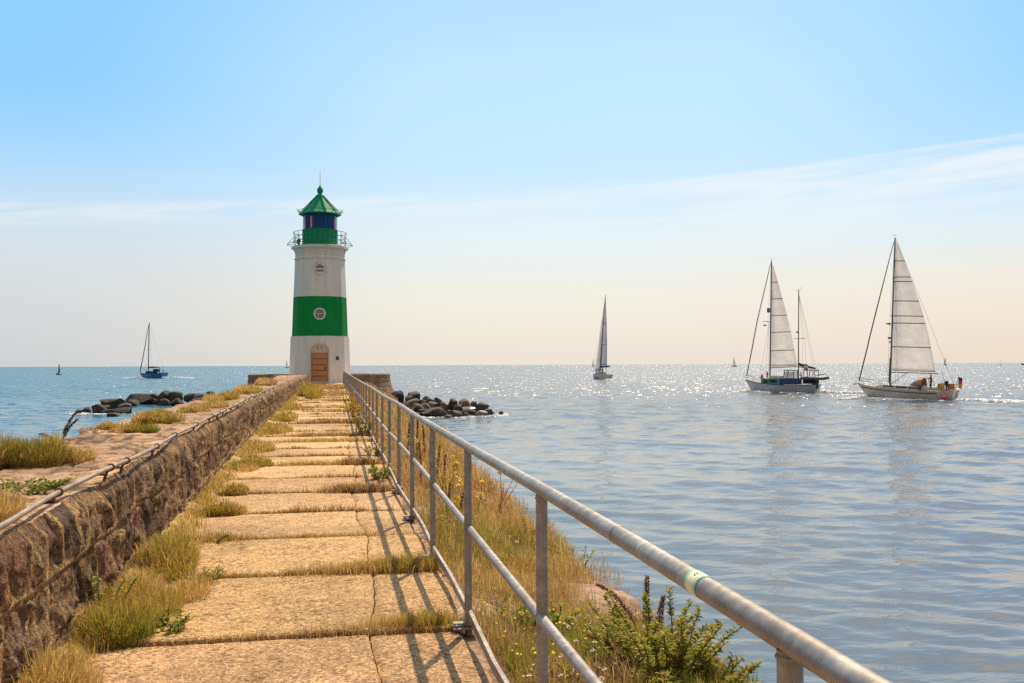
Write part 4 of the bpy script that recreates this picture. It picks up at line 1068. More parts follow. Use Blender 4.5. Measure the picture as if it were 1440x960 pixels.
def mainsail(t, name, x_m, z0, z1, x_c, z_c, rake=0.0, seams=(), roach=.12, belly=.35, mats=None, side=1, redseams=(), head=.12, yaw=0.0):
    """triangle with its luff on the mast; clew at (x_c, z_c)"""
    hs = np.linspace(0, 1, 40)
    for s in list(seams)+list(redseams):
        hs = np.concatenate([hs[(np.abs(hs-s) > .012)], [s-.0032, s+.0032]])
    hs = np.sort(hs); cs = np.linspace(0, 1, 14)
    H, C = np.meshgrid(hs, cs, indexing='ij')
    lx = x_m+rake*(z0+H*(z1-z0)); lz = z0+H*(z1-z0)
    chord = (1-H)*(x_m+rake*z0-x_c)+head*H+roach*np.sin(np.pi*H**.9)*(x_m-x_c)
    X = -chord*C; Yb = side*belly*np.sin(np.pi*np.minimum(C**.8, 1))*(np.sin(np.pi*np.clip(H*.8+.16, 0, 1)))
    Yb = Yb+.02*fbm(H*9, C*5, o=3, s=131)
    if yaw: X, Yb = X*math.cos(yaw)-Yb*math.sin(yaw), X*math.sin(yaw)+Yb*math.cos(yaw)
    Zz = lz+(1-H)*(z_c-z0)*C
    V = np.stack([lx+X, Yb, Zz], -1)
    F = grid_faces(len(hs), len(cs)); mid = np.repeat((hs[:-1]+hs[1:])/2, len(cs)-1)
    mi = np.zeros(len(F), int)
    for s in seams: mi[np.abs(mid-s) < .0033] = 1
    for s in redseams: mi[np.abs(mid-s) < .0033] = 2
    o = mesh_obj(name, V.reshape(-1, 3), F, mats or [M_sail, M_seam, M_seamr], t, smooth=True, midx=mi)
    sol = o.modifiers.new('cloth', 'SOLIDIFY'); sol.thickness = .012; sol.offset = 0
    return o
def wire(t, name, a, b, r=.014, m=None): return MB().tube([a, b], r, 5).build(name, m or M_wire, t)
def heading(loc, away_deg):
    v = Vector((loc[0], loc[1], 0)).normalized(); left = Vector((-v.y, v.x, 0))
    d = left*math.cos(R(away_deg))+v*math.sin(R(away_deg)); return math.atan2(d.y, d.x)
def place(o, loc, away, pitch=0, heel=0):
    o.location = loc; o.rotation_mode = 'XYZ'
    o.rotation_euler = (R(heel), -R(pitch), heading(loc, away))
def onboard(boat, o, p, rz=0.0):
    """stand a separate thing on a boat"""
    M = Matrix.Translation(boat.location) @ boat.rotation_euler.to_matrix().to_4x4()
    p = (p[0]*boat.scale.x, p[1], p[2])
    o.matrix_world = M @ Matrix.Translation(p) @ Matrix.Rotation(rz, 4, 'Z')
def stanchions(t, L, sheer, hb, us, h=.62):
    mb = MB(); ww = MB()
    for s in (1, -1):
        pts = []
        for u in us:
            p = (L*(u-.5), s*(hb(u)-.06), sheer(u)); mb.tube([p, (p[0], p[1], p[2]+h)], .016, 6); pts.append((p[0], p[1], p[2]+h))
        ww.tube(pts, .007, 4); ww.tube([(a, b, c-.3) for a, b, c in pts], .007, 4)
    mb.build('stanchion', M_mast, t); ww.build('lifeline', M_wire, t)
def flag(boat, p, w_, h_, cols, label, rz, staff=None):
    nx, nz = 12, 9
    X, Z = np.meshgrid(np.linspace(0, 1, nx), np.linspace(0, 1, nz), indexing='ij')
    V = np.stack([X*w_*.8, .08*w_*np.sin(X*7+Z*1.5)*X, (Z-1)*h_-.25*w_*X**1.3], -1)
    F = grid_faces(nx, nz); band = np.tile((np.arange(nz-1)*len(cols)//(nz-1)), nx-1)
    o = mesh_obj('flag', V.reshape(-1, 3), F, cols, midx=band, smooth=True)
    sol = o.modifiers.new('cloth', 'SOLIDIFY'); sol.thickness = .01
    tag(o, label, 'flag'); onboard(boat, o, p, rz); return o

def make_sloop():
    loc = (62.08, 99.75, SEA)
    t = thing('sailboat', 'cream sloop with a dark stripe along its hull, tall white mainsail and pink ball fender', 'sailboat', loc, group='sailing boats on the water')
    L, B = 11.2, 3.5; sheer, hb = hull(t, L, B, (1.52, 1.12, 1.28), .55, 1.25, M_hullc, (.86, .905), M_stripe, .80)
    cb = MB()
    P_ = [(3.4, .35, .10), (2.6, .80, .30), (.8, 1.08, .42), (-1.6, 1.10, .52), (-2.2, 1.0, .52)]
    V = []
    for x, y, h in P_:
        z = sheer((x/L)+.5)-.05; V += [(x, y, z), (x, y*.88, z+h), (x, -y*.88, z+h), (x, -y, z)]
    F = [(4*i+j, 4*i+4+j, 4*i+5+j, 4*i+1+j) for i in range(4) for j in range(3)]+[(0, 1, 2, 3), (19, 18, 17, 16)]
    cb.add(V, F); cab = cb.build('cabin', M_hullc, t)
    wb = MB()
    for s in (1, -1):
        for xa, xb in ((2.3, 1.1), (.8, -.4), (-.6, -1.9)):
            za, zb = sheer(xa/L+.5)+.13, sheer(xb/L+.5)+.16
            ya, yb = np.interp(-xa, [-3.4, -2.6, -.8, 1.6], [.35, .8, 1.08, 1.1])*.965+.012, np.interp(-xb, [-3.4, -2.6, -.8, 1.6], [.35, .8, 1.08, 1.1])*.965+.012
            wb.add([(xa, s*ya, za), (xb, s*yb, zb), (xb, s*(yb-.035), zb+.15), (xa, s*(ya-.035), za+.15)], [(0, 1, 2, 3)])
    wb.build('window', M_stripe, cab)
    ck = MB(); ck.box((-3.7, .95, 1.33), (3.0, .28, .30), bev=.05); ck.box((-3.7, -.95, 1.33), (3.0, .28, .30), bev=.05); ck.build('cockpit_coaming', M_hullc, t)
    xm = 1.78
    MB().tube([(xm, 0, 1.3), (xm-.02, 0, 6), (xm-.02, 0, 17.7)], [.10, .095, .07], 10).build('mast', M_mast, t, 50)
    MB().tube([(xm-.08, 0, 2.95), (-3.55, -.12, 3.02)], [.07, .06], 8).build('boom', M_mast, t, 50)
    mainsail(t, 'mainsail', xm-.1, 3.12, 17.4, -3.25, 3.12, 0, (.185, .36, .53, .68, .84), .10, .55, None, 1, (.415, .715), .12)
    wire(t, 'forestay', (5.45, 0, 1.55), (xm+.05, 0, 17.5), .012)
    MB().tube([(5.4, 0, 1.8), (3.6, 0, 9.8), (xm+.12, 0, 17.2)], [.075, .07, .04], 8).build('furled_jib', cloth('jib_cover', (.06, .05, .05)), t, 50)
    wire(t, 'backstay', (-5.5, 0, 1.4), (xm-.08, 0, 17.7))
    sh = MB()
    for s in (1, -1):
        sh.tube([(1.6, s*1.55, 1.15), (xm-.05, s*.95, 9.0), (xm, 0, 17.2)], .013, 5); sh.tube([(1.2, s*1.5, 1.15), (xm, s*.02, 9.0)], .013, 5)
        sh.tube([(xm, 0, 9.0), (xm-.1, s*.98, 9.05)], .03, 6); sh.tube([(xm, 0, 13.2), (xm-.1, s*.65, 13.25)], .025, 6)
    sh.build('shroud', M_wire, t)
    rd = MB(); rd.lathe([(.05, -.1), (.26, -.08), (.28, .05), (.2, .12), (.02, .14)], 12, (xm+.42, 0, 8.2)); rd.box((xm+.2, 0, 8.05), (.4, .08, .06)); rd.build('radar', M_mast, t, 40)
    mb = MB(); mb.box((xm+.25, 0, 6.6), (.32, .18, .22), bev=.03); mb.box((xm+.2, 0, 6.2), (.2, .12, .1), bev=.02); mb.tube([(xm, 0, 1.5), (xm+.12, .1, 2.0), (xm+.1, 0, 4.5)], .05, 6); mb.build('mast_lamp', M_mast, t)
    vn = MB(); vn.tube([(xm, 0, 17.7), (xm, 0, 18.1)], .015, 5); vn.tube([(xm-.3, 0, 17.95), (xm+.35, 0, 18.0)], .012, 5); vn.build('wind_vane', M_wire, t)
    wire(t, 'boom_strut', (xm-.08, 0, 1.55), (xm-1.9, -.03, 2.95), .03)
    # sprayhood
    nA, nX = 12, 7; V = []; prof = [(-.75, 0.02), (-.95, .42), (-1.25, .70), (-1.62, .84), (-1.80, .87), (-1.95, .86), (-2.08, .82)]
    for x, h in prof:
        for k in range(nA+1):
            g = math.pi*k/nA; V.append((x, 1.02*math.cos(g)*(.92 if h < .1 else 1), 1.60+h*math.sin(g)**.6))
    mb = MB(); mb.add(V, [(i*(nA+1)+k, i*(nA+1)+k+1, (i+1)*(nA+1)+k+1, (i+1)*(nA+1)+k) for i in range(len(prof)-1) for k in range(nA)])
    for p, f_ in zip(range(len(mb.f)), mb.f): mb.m[p] = 0 if p < nA*3 else 1
    o = mb.build('sprayhood', [M_grey, M_tan], t, 60); so_ = o.modifiers.new('c', 'SOLIDIFY'); so_.thickness = .02
    bi = MB()
    for y in (-1.0, 1.0): bi.tube([(-2.0, y, 1.6), (-2.45, y*.97, 2.15), (-2.75, y*.9, 2.42), (-2.95, y, 1.6)], .022, 6)
    bi.box((-2.55, 0, 2.46), (.75, 1.75, .03), 1, bev=.01)
    bi.build('bimini', [M_mast, M_tan], t)
    stanchions(t, L, sheer, hb, (.16, .30, .42, .55, .68, .8, .9))
    pp = MB()
    for z in (.62, .32): pp.tube([(4.0, .75, sheer(.86)+z), (5.0, .35, 1.5+z), (5.75, 0, 1.55+z), (5.0, -.35, 1.5+z), (4.0, -.75, sheer(.86)+z)], .018, 6)
    for y in (.35, -.35): pp.tube([(5.0, y, 1.4), (5.0, y, 2.1)], .018, 6)
    pp.build('pulpit', M_mast, t)
    ps = MB()
    for z in (.62, .32): ps.tube([(-3.9, 1.4, 1.25+z), (-5.2, 1.32, 1.3+z), (-5.5, 1.1, 1.3+z), (-5.5, -1.1, 1.3+z), (-5.2, -1.32, 1.3+z), (-3.9, -1.4, 1.25+z)], .018, 6)
    for y in (1.1, -1.1): ps.tube([(-5.5, y, 1.2), (-5.5, y, 1.95)], .018, 6)
    ps.build('pushpit', M_mast, t)
    MB().tube([(-4.55, .9, 1.9), (-4.2, .95, 3.3)], .022, 6).build('danbuoy', cloth('danbuoy_cover', (.05, .04, .12)), t)
    MB().tube([(-5.55, .5, 1.4), (-5.9, .5, 2.9)], .024, 6).build('flagstaff', M_mast, t)
    an = MB(); an.tube([(5.3, 0, 1.5), (5.95, 0, 1.45)], .04, 6); an.box((5.9, 0, 1.36), (.35, .3, .05), bev=.02); an.build('anchor', M_mast, t)
    ld = MB()
    for y in (-.2, .2): ld.tube([(-5.63, y, 1.25), (-5.50, y, .35)], .02, 6)
    for z in (.5, .8, 1.1): ld.tube([(-5.59, -.2, z), (-5.59, .2, z)], .018, 6)
    ld.build('boarding_ladder', M_mast, t)
    place(t, loc, 15, 2.6, 0); t.scale = (.94, 1, 1); t.location += Vector((math.cos(t.rotation_euler.z), math.sin(t.rotation_euler.z), 0))*.54
    hm = person('person standing at the helm of the cream sloop in a dark red top', 'stand', (0, 0, 0), (0, 0, 0), M_redj, M_blackc, M_hair, 'people aboard the cream sloop', 'fwd'); onboard(t, hm, (-2.95, .55, 1.22))
    st_ = person('person in dark red seated under the sprayhood of the cream sloop', 'sit', (0, 0, 0), (0, 0, 0), M_redj, M_navy, M_hair, 'people aboard the cream sloop'); onboard(t, st_, (-1.85, .55, 1.42), R(90))
    def prop(name, label, cat, build, p, rz=0):
        o = build(); o.name = name; tag(o, label, cat); onboard(t, o, p, rz); return o
    def fender():
        m = MB(); m.lathe([(.02, -.27), (.14, -.24), (.25, -.13), (.29, 0), (.26, .13), (.17, .24), (.06, .30), (.05, .38), (.01, .39)], 18); m.tube([(0, 0, .38), (.0, -.03, .95)], .012, 5, 0); return m.build('ball_fender', M_fend, None, 60)
    prop('ball_fender', 'round pink ball fender hanging over the side of the cream sloop near its stern', 'fender', fender, (-4.65, 1.62, .62))
    def bag(m):
        def f_():
            b = MB(); b.box((0, 0, .32), (.62, .28, .62), bev=.12); b.box((.30, 0, .3), (.12, .24, .5), 1, bev=.05); b.box((0, 0, .64), (.2, .06, .06), 1, bev=.02); return b.build('bag', [m, M_blackc], None, 50)
        return f_
    prop('lifebuoy_case', 'yellow lifebuoy case strapped to the stern rail of the cream sloop', 'lifebuoy case', bag(M_yell), (-4.25, 1.25, 1.42))
    prop('stern_locker', 'orange bundle lashed to the stern rail of the cream sloop under its flag', 'bundle', bag(M_oran), (-5.25, .95, 1.42))
    ob = MB(); ob.box((0, 0, .62), (.34, .26, .46), bev=.09); ob.box((0, 0, .34), (.2, .18, .2), bev=.04); ob.tube([(0, 0, .4), (-.02, 0, -.1)], .06, 8); ob.tube([(.1, 0, .7), (.55, 0, .78)], .025, 6)
    prop('outboard_motor', 'small dark outboard motor clamped on the stern rail of the cream sloop', 'outboard motor', lambda: ob.build('outboard_motor', M_blackc, None, 50), (-4.78, 1.2, 1.45))
    flag(t, (-5.86, .5, 2.75), .50, 1.15, [M_gold, M_red, M_blackc], 'limp black red and gold striped flag on the staff of the cream sloop', R(170))
    return t
sloop = make_sloop()

def make_ketch():
    loc = (61.15, 129.21, SEA)
    t = thing('sailboat', 'white-hulled two-masted ketch with teal cabin, green gunwale and a dinghy hung at its stern', 'sailboat', loc, group='sailing boats on the water')
    L, B = 10.6, 3.5; sheer, hb = hull(t, L, B, (1.75, 1.10, 1.28), .6, .95, M_hullk, None, None, .78, M_gunw)
    def trunk(name, P_, m, parent):
        V = []
        for x, y, z, h in P_: V += [(x, y, z), (x, y*.92, z+h), (x, -y*.92, z+h), (x, -y, z)]
        n = len(P_); F = [(4*i+j, 4*i+4+j, 4*i+5+j, 4*i+1+j) for i in range(n-1) for j in range(3)]+[(0, 1, 2, 3), tuple(4*(n-1)+k for k in (3, 2, 1, 0))]
        return MB().add(V, F).build(name, m, parent)
    cab = trunk('cabin', [(2.75, .75, 1.15, .50), (2.4, .95, 1.1, .75), (-.15, 1.2, 1.05, .92)], M_teal, t)
    cp = MB(); cp.box((1.1, 0, 1.96), (2.9, 2.3, .08), bev=.03); cp.build('cabin_roof', M_hullc, cab)
    wb = MB()
    for s in (1, -1):
        wb.add([(1.35, s*1.085, 1.38), (.35, s*1.165, 1.38), (.35, s*1.135, 1.74), (1.35, s*1.05, 1.74)], [(0, 1, 2, 3)])
        wb.add([(2.35, s*.97, 1.36), (1.75, s*1.045, 1.36), (1.75, s*1.02, 1.66), (2.35, s*.94, 1.66)], [(0, 1, 2, 3)])
    wb.build('window', M_blackc, cab)
    dk = MB()
    for s in (1, -1): dk.box((-1.35, s*1.32, 1.55), (2.4, .04, .85), bev=.01)
    dk.build('weather_cloth', M_bcan, t)
    wh = MB()
    for x, z in ((-.75, 3.02), (-2.05, 3.05)):
        for y in (-.95, .95): wh.tube([(x+(.25 if x > -1 else 0), y*1.1, 1.8), (x, y, z)], .055, 6)
    wh.box((-1.4, 0, 3.08), (1.75, 2.1, .10), bev=.04)
    whl = wh.build('wheelhouse', M_gcan, t)
    gw = MB()
    for y in (-.98, .98): gw.add([(-.62, y, 2.0), (-1.95, y, 2.0), (-1.98, y*.97, 2.9), (-.76, y*.97, 2.9)], [(0, 1, 2, 3)])
    gw.add([(-.55, -.95, 2.0), (-.55, .95, 2.0), (-.72, .92, 2.95), (-.72, -.92, 2.95)], [(0, 1, 2, 3)])
    m, nt, b = new_mat('spray_window'); b.inputs['Base Color'].default_value = (.10, .12, .15, 1); b.inputs['Roughness'].default_value = .15; b.inputs['Alpha'].default_value = .4
    gw.build('pane', m, whl)
    rb = MB()
    for x in (-3.45, -4.25, -5.0):
        for y in (-1.0, 1.0): rb.tube([(x, y*1.08, 1.3), (x, y, 3.05), (x, y*.8, 3.15)], .05, 6)
        rb.tube([(x, -1, 3.05), (x, 1, 3.05)], .045, 6)
    rb.box((-4.2, 0, 3.17), (1.8, 2.0, .06), bev=.02)
    for y in (-1.02, 1.02): rb.box((-4.2, y, 1.65), (1.75, .05, .75), bev=.01)
    rb.build('stern_canopy', M_navy, t)
    xm, xz = 1.65, -2.45
    MB().tube([(xm, 0, 1.9), (xm-.1, 0, 10), (xm-.22, 0, 18.2)], [.11, .10, .075], 10).build('mast', M_mast, t, 50)
    MB().tube([(xz, 0, 1.7), (xz-.03, 0, 14.0)], [.085, .06], 10).build('mizzen_mast', M_mast, t, 50)
    MB().tube([(xm-.1, 0, 3.42), (-2.3, -.15, 3.62)], [.075, .06], 8).build('boom', M_mast, t, 50)
    mainsail(t, 'mainsail', xm-.1, 3.58, 17.7, -2.25, 3.72, -.012, (.155, .325, .49, .655, .82), .07, .5, None, 1, (), .1)
    ms_ = MB(); ms_.tube([(xz-.05, 0, 4.0), (xz-.3, 0, 3.85), (xz-1.2, 0, 3.62), (xz-2.35, 0, 3.42)], [.18, .22, .16, .07], 10); ms_.tube([(xz-.05, 0, 3.55), (xz-2.45, 0, 3.32)], .05, 8)
    ms_.build('stowed_mizzen', M_gcan, t, 60)
    wire(t, 'forestay', (5.15, 0, 1.85), (xm-.15, 0, 18.0), .012)
    MB().tube([(5.1, 0, 2.2), (3.5, 0, 10), (xm-.08, 0, 17.8)], [.07, .065, .04], 8).build('furled_jib', cloth('jib_cover_dark', (.07, .06, .06)), t, 50)
    sh = MB()
    for s in (1, -1):
        sh.tube([(1.4, s*1.6, 1.15), (xm, s*1.0, 9.7), (xm-.2, 0, 18)], .013, 5); sh.tube([(2.9, s*1.45, 1.2), (xm+.1, s*.02, 9.7)], .013, 5); sh.tube([(xm, 0, 9.7), (xm+.3, s*1.05, 9.72)], .03, 6)
        sh.tube([(xz-.9, s*1.5, 1.3), (xz-.75, s*.5, 7.3), (xz, 0, 13.8)], .013, 5); sh.tube([(-5.2, s*.8, 1.4), (xz-.05, 0, 13.5)], .013, 5); sh.tube([(xz, 0, 7.3), (xz-.85, s*.6, 7.33)], .028, 6); sh.tube([(xz, 0, 7.3), (xz+.6, s*.3, 7.33)], .028, 6)
    sh.build('shroud', M_wire, t)
    ra = MB(); ra.box((xm+.22, 0, 11.3), (.4, .3, .65), bev=.06); ra.box((xm+.75, 0, 9.2), (.45, .2, .18), bev=.04); ra.tube([(xm+.1, 0, 9.7), (xm+1.1, 0, 9.75)], .03, 6); ra.box((xz+.15, 0, 8.2), (.35, .25, .2), bev=.04)
    ra.build('mast_lamp', M_mast, t)
    vn = MB(); vn.tube([(xm-.22, 0, 18.2), (xm-.22, 0, 18.7)], .015, 5); vn.tube([(xm-.6, 0, 18.4), (xm+.2, 0, 18.5)], .014, 5); vn.tube([(xz-.4, 0, 14.1), (xz+.4, 0, 14.0)], .02, 5); vn.tube([(xz-.35, 0, 14.1), (xz-.45, 0, 14.5)], .014, 5); vn.build('wind_vane', M_wire, t)
    stanchions(t, L, sheer, hb, (.1, .25, .42, .6, .75, .88), .6)
    pp = MB()
    for z in (.6, .3): pp.tube([(4.0, .7, 1.5+z), (5.0, .3, 1.72+z), (5.6, 0, 1.78+z), (5.0, -.3, 1.72+z), (4.0, -.7, 1.5+z)], .02, 6)
    pp.build('pulpit', M_mast, t)
    dv = MB()
    for y in (-.8, .8): dv.tube([(-4.7, y, 1.3), (-5.1, y, 2.4), (-5.9, y, 2.62), (-6.2, y, 2.5)], .04, 6)
    dv.build('davit', M_mast, t)
    rd = MB(); rd.lathe([(.02, -.14), (.42, -.12), (.48, 0), (.42, .12), (.02, .14)], 18); 
    o = rd.build('stern_fender', M_gcan, None, 50); tag(o, 'dark green rounded fender hanging off the stern of the ketch below the dinghy', 'fender')
    place(t, loc, 15, 0.6, 0); t.scale = (.96, 1, 1); t.location += Vector((math.cos(t.rotation_euler.z), math.sin(t.rotation_euler.z), 0))*.22
    onboard(t, o, (-5.1, 1.15, 1.0)); o.rotation_euler = (R(80), 0, o.rotation_euler.z)
    # inflatable dinghy slung athwart the stern
    d = thing('dinghy', 'grey inflatable dinghy slung from davits across the stern of the ketch', 'dinghy', (0, 0, 0))
    tb = MB(); pts = []
    for k in range(9): g = math.pi*(k/8)-math.pi/2; pts.append((1.15+.58*math.cos(g), .58*math.sin(g), .06*math.cos(g)))
    pts = [(-1.75, -.62, 0), (-1.4, -.60, 0)]+pts+[(-1.4, .60, 0), (-1.75, .62, 0)]
    tb.tube(pts, [.10, .22]+[.22]*9+[.22, .10], 12); tb.build('tube', M_rib, d, 60)
    fl = MB(); fl.box((-.1, 0, -.12), (2.6, .9, .05), bev=.02); fl.box((-1.35, 0, .03), (.06, .85, .34), bev=.01); fl.box((0, 0, .12), (.25, .95, .05), bev=.02); fl.build('floor', M_rib, d)
    onboard(t, d, (-5.0, 1.15, 2.05), R(180))
    pk = person('person in a bright pink jacket sitting on the foredeck of the ketch', 'sit', (0, 0, 0), (0, 0, 0), M_pinkj, M_navy, M_hairb, 'people aboard the ketch'); onboard(t, pk, (2.75, .35, 1.72), R(150))
    pw = person('person in a white shirt standing in the cockpit of the ketch', 'stand', (0, 0, 0), (0, 0, 0), M_whitec, M_navy, M_hair, 'people aboard the ketch', 'fwd'); onboard(t, pw, (-2.95, .45, 1.18))
    lr = MB(); lr.box((0, 0, .2), (1.5, 1.2, .38), bev=.16); lr.box((.0, 0, .2), (.06, 1.22, .40), 1, bev=.01); lr.box((.45, 0, .2), (.06, 1.22, .39), 1, bev=.01)
    o = lr.build('liferaft', [M_wht, M_grey], None, 50); tag(o, 'white liferaft canister lying on the cabin roof of the ketch', 'liferaft'); onboard(t, o, (.6, 0, 2.0))
    fb_ = MB(); fb_.tube([(0, 0, 0), (0, 0, .4), (0, 0, .75), (0, 0, .9)], [.08, .12, .12, .03], 10)
    o = fb_.build('fender', M_red, None, 50); tag(o, 'red fender hanging against the foot of the main mast of the ketch', 'fender'); onboard(t, o, (1.95, .35, 1.98))
    flag(t, (-3.55, 1.05, 4.0), .62, .8, [M_red, M_wht, M_red], 'small red and white flag flying above the stern canopy of the ketch', R(170))
    MB().tube([(-3.5, 1.05, 3.0), (-3.5, 1.05, 4.05)], .02, 6).build('flagstaff', M_mast, t)
    return t
ketch = make_ketch()

def make_far():
    loc = (71.62, 264.03, SEA)
    t = thing('sailboat', 'distant sloop sailing away with narrow grey sails leaning over', 'sailboat', loc, group='sailing boats on the water')
    L, B = 13, 4.0; sheer, hb = hull(t, L, B, (1.7, 1.35, 1.5), .7, 1.4, M_hullw, (.53, .72), M_hullb, .85)
    cb = MB(); cb.box((0, 0, 1.75), (4.5, 2.1, .6), bev=.15); cb.build('cabin', M_hullw, t)
    MB().tube([(1.2, 0, 1.4), (1.0, 0, 22.8)], [.13, .08], 8).build('mast', M_mast, t, 50)
    MB().tube([(1.1, 0, 3.6), (-4.4, -1.2, 3.8)], .09, 8).build('boom', M_mast, t)
    mainsail(t, 'mainsail', 1.05, 3.8, 22.5, -4.4, 3.9, 0, (.3, .6), .10, .45, [M_sailg, M_seam, M_seam], -1, (), .15, R(4))
    sc = MB(); sc.tube([(1.0, -.1, 3.3), (-1.5, -.55, 3.45), (-4.3, -1.2, 3.5)], [.3, .26, .12], 8); sc.build('boom_cover', M_bcan, t)
    V = []; nh, nc = 16, 8
    for i in range(nh+1):
        h = i/nh
        for j in range(nc+1):
            c_ = j/nc; lx, lz = 6.2-(6.2-1.2)*h, 1.9+19.5*h
            ch = (1-h)*5.6+.05; V.append((lx-ch*c_, -.5*math.sin(math.pi*c_)*(1-h)-.35*c_*(1-h), lz+(1-h)*.4*c_))
    o = MB().add(V, [(i*(nc+1)+j, (i+1)*(nc+1)+j, (i+1)*(nc+1)+j+1, i*(nc+1)+j+1) for i in range(nh) for j in range(nc)]).build('jib', M_sailg, t, 80)
    so_ = o.modifiers.new('c', 'SOLIDIFY'); so_.thickness = .02
    sh = MB()
    for s in (1, -1): sh.tube([(1.0, s*1.8, 1.4), (1.05, 0, 21.5)], .02, 4)
    sh.tube([(-6.3, 0, 1.6), (1.0, 0, 22.6)], .02, 4); sh.build('shroud', M_wire, t)
    place(t, loc, 75, 1, 4.5)
    p1 = person('person in dark clothing standing in the cockpit of the distant grey-sailed sloop', 'stand', (0, 0, 0), (0, 0, 0), M_navy, M_blackc, M_hair, None, 'fwd'); onboard(t, p1, (-3.6, .5, 1.35))
    return t
far_b = make_far()

def make_blue():
    loc = (-59.56, 346.94, SEA)
    t = thing('sailboat', 'distant blue-hulled sailboat motoring with bare mast and furled foresail', 'sailboat', loc, group='sailing boats on the water')
    L, B = 10.5, 3.6; sheer, hb = hull(t, L, B, (2.1, 1.7, 1.9), .6, 1.2, M_hullb, None, None, .85)
    cb = MB(); cb.box((.3, 0, 2.0), (3.6, 2.0, .75), bev=.18); cb.build('cabin', M_navy, t)
    sp = MB(); sp.box((-1.8, 0, 2.6), (1.5, 2.2, 1.1), bev=.3); sp.build('sprayhood', M_navy, t, 50)
    MB().tube([(1.6, 0, 1.8), (1.3, 0, 18.2)], [.17, .12], 8).build('mast', M_mast, t, 50)
    MB().tube([(5.0, 0, 2.2), (4.5, 0, 4.2), (4.2, 0, 5.3), (1.5, 0, 17.4)], [.12, .16, .14, .09], 8).build('furled_jib', cloth('blue_jib_cover', (.03, .05, .09)), t, 50)
    bm_ = MB(); bm_.tube([(1.5, 0, 3.6), (0, 0, 3.7), (-3.0, 0, 3.55)], [.22, .26, .1], 8); bm_.build('stowed_mainsail', M_navy, t, 50)
    sh = MB()
    for s in (1, -1): sh.tube([(1.2, s*1.6, 1.7), (1.35, 0, 17.5)], .02, 4); sh.tube([(1.45, 0, 9.5), (1.4, s*1.1, 9.5)], .03, 5)
    sh.tube([(-5.1, 0, 1.9), (1.35, 0, 18)], .02, 4); sh.build('shroud', M_wire, t)
    place(t, loc, 40, 0, 0)
    p1 = person('person in a tan jacket standing in the cockpit of the distant blue sailboat', 'stand', (0, 0, 0), (0, 0, 0), M_tanj, M_navy, M_hairb, 'people aboard the blue sailboat', 'fwd'); onboard(t, p1, (-3.4, .4, 1.75))
    p2 = person('person in an orange jacket seated in the stern of the distant blue sailboat', 'sit', (0, 0, 0), (0, 0, 0), M_orangej, M_navy, M_hair, 'people aboard the blue sailboat'); onboard(t, p2, (-4.1, -.5, 2.2), R(0))
    return t
blue_b = make_blue()

def tiny(loc, mast, L, away, label, sails, heel, m_s):
    t = thing('sailboat', label, 'sailboat', loc, group='sailing boats far out near the horizon')
    sheer, hb = hull(t, L, L*.3, (L*.14, L*.11, L*.12), .6, L*.1, M_hullb if 'dark' in label else M_hullw, boot=False)
    MB().tube([(L*.1, 0, .5), (L*.09, 0, mast)], [.16, .10], 6).build('mast', M_mast, t)
    MB().box((-L*.05, 0, L*.14), (L*.35, L*.16, L*.07), bev=.1).build('cabin', M_hullw, t)
    if sails > 0: mainsail(t, 'mainsail', L*.09, L*.22, mast*.97, -L*.32, L*.22, 0, (), .1, .4, [m_s, M_seam, M_seam], 1, (), .1)
    if sails > 1:
        V = []; 
        for i in range(9):
            h = i/8
            for j in range(5): V.append((L*.47-(L*.37)*h-(1-h)*L*.38*j/4, .5*math.sin(math.pi*j/4)*(1-h), L*.16+mast*.78*h))
        o = MB().add(V, [(i*5+j, (i+1)*5+j, (i+1)*5+j+1, i*5+j+1) for i in range(8) for j in range(4)]).build('jib', m_s, t, 80); s_ = o.modifiers.new('c', 'SOLIDIFY'); s_.thickness = .03
    place(t, loc, away, 0, heel)
tiny((551.4, 1319.2, SEA), 13.5, 10, 25, 'tiny dark sailboat on the horizon just left of the two-masted ketch', 1, 3, M_sailg)
tiny((996.8, 1498.8, SEA), 15, 9, 60, 'tiny grey-sailed boat on the horizon just right of the cream sloop', 2, 3, M_sailg)
tiny((1094.8, 1428.8, SEA), 38, 18, 10, 'dark sailing ship under bare masts cut off by the right edge of the photo', 0, 2, M_sailg)
tiny((-82.7, 1798.1, SEA), 14, 9, 10, 'tiny pale sailboat on the horizon beside the left wall of the lighthouse', 1, 4, M_sailg)
tiny((459.1, 1740.5, SEA), 16, 8, 60, 'tiny sail on the horizon directly left of the distant grey-sailed sloop', 2, 3, M_sailg)
tiny((1064.5, 1451.5, SEA), 10, 7, 60, 'faint tiny boat with bare pole on the horizon farther right than the cream sloop', 0, 2, M_sailg)
b = thing('buoy', 'dark pillar buoy on the open water to the left of the blue sailboat', 'buoy', (-133.95, 524.16, SEA))
m = MB(); m.lathe([(.6, -.5), (1.4, -.1), (1.4, .5), (1.0, .8), (.3, .9)], 14); m.build('float', M_dark, b, 40)
m = MB(); m.lathe([(.42, .8), (.36, 2.6), (.22, 3.9), (.2, 4.4)], 10); m.build('pillar', M_dark, b, 40)
m = MB(); m.lathe([(.05, 4.3), (.4, 4.4), (.02, 5.2)], 8); m.build('topmark', M_dark, b, 40)

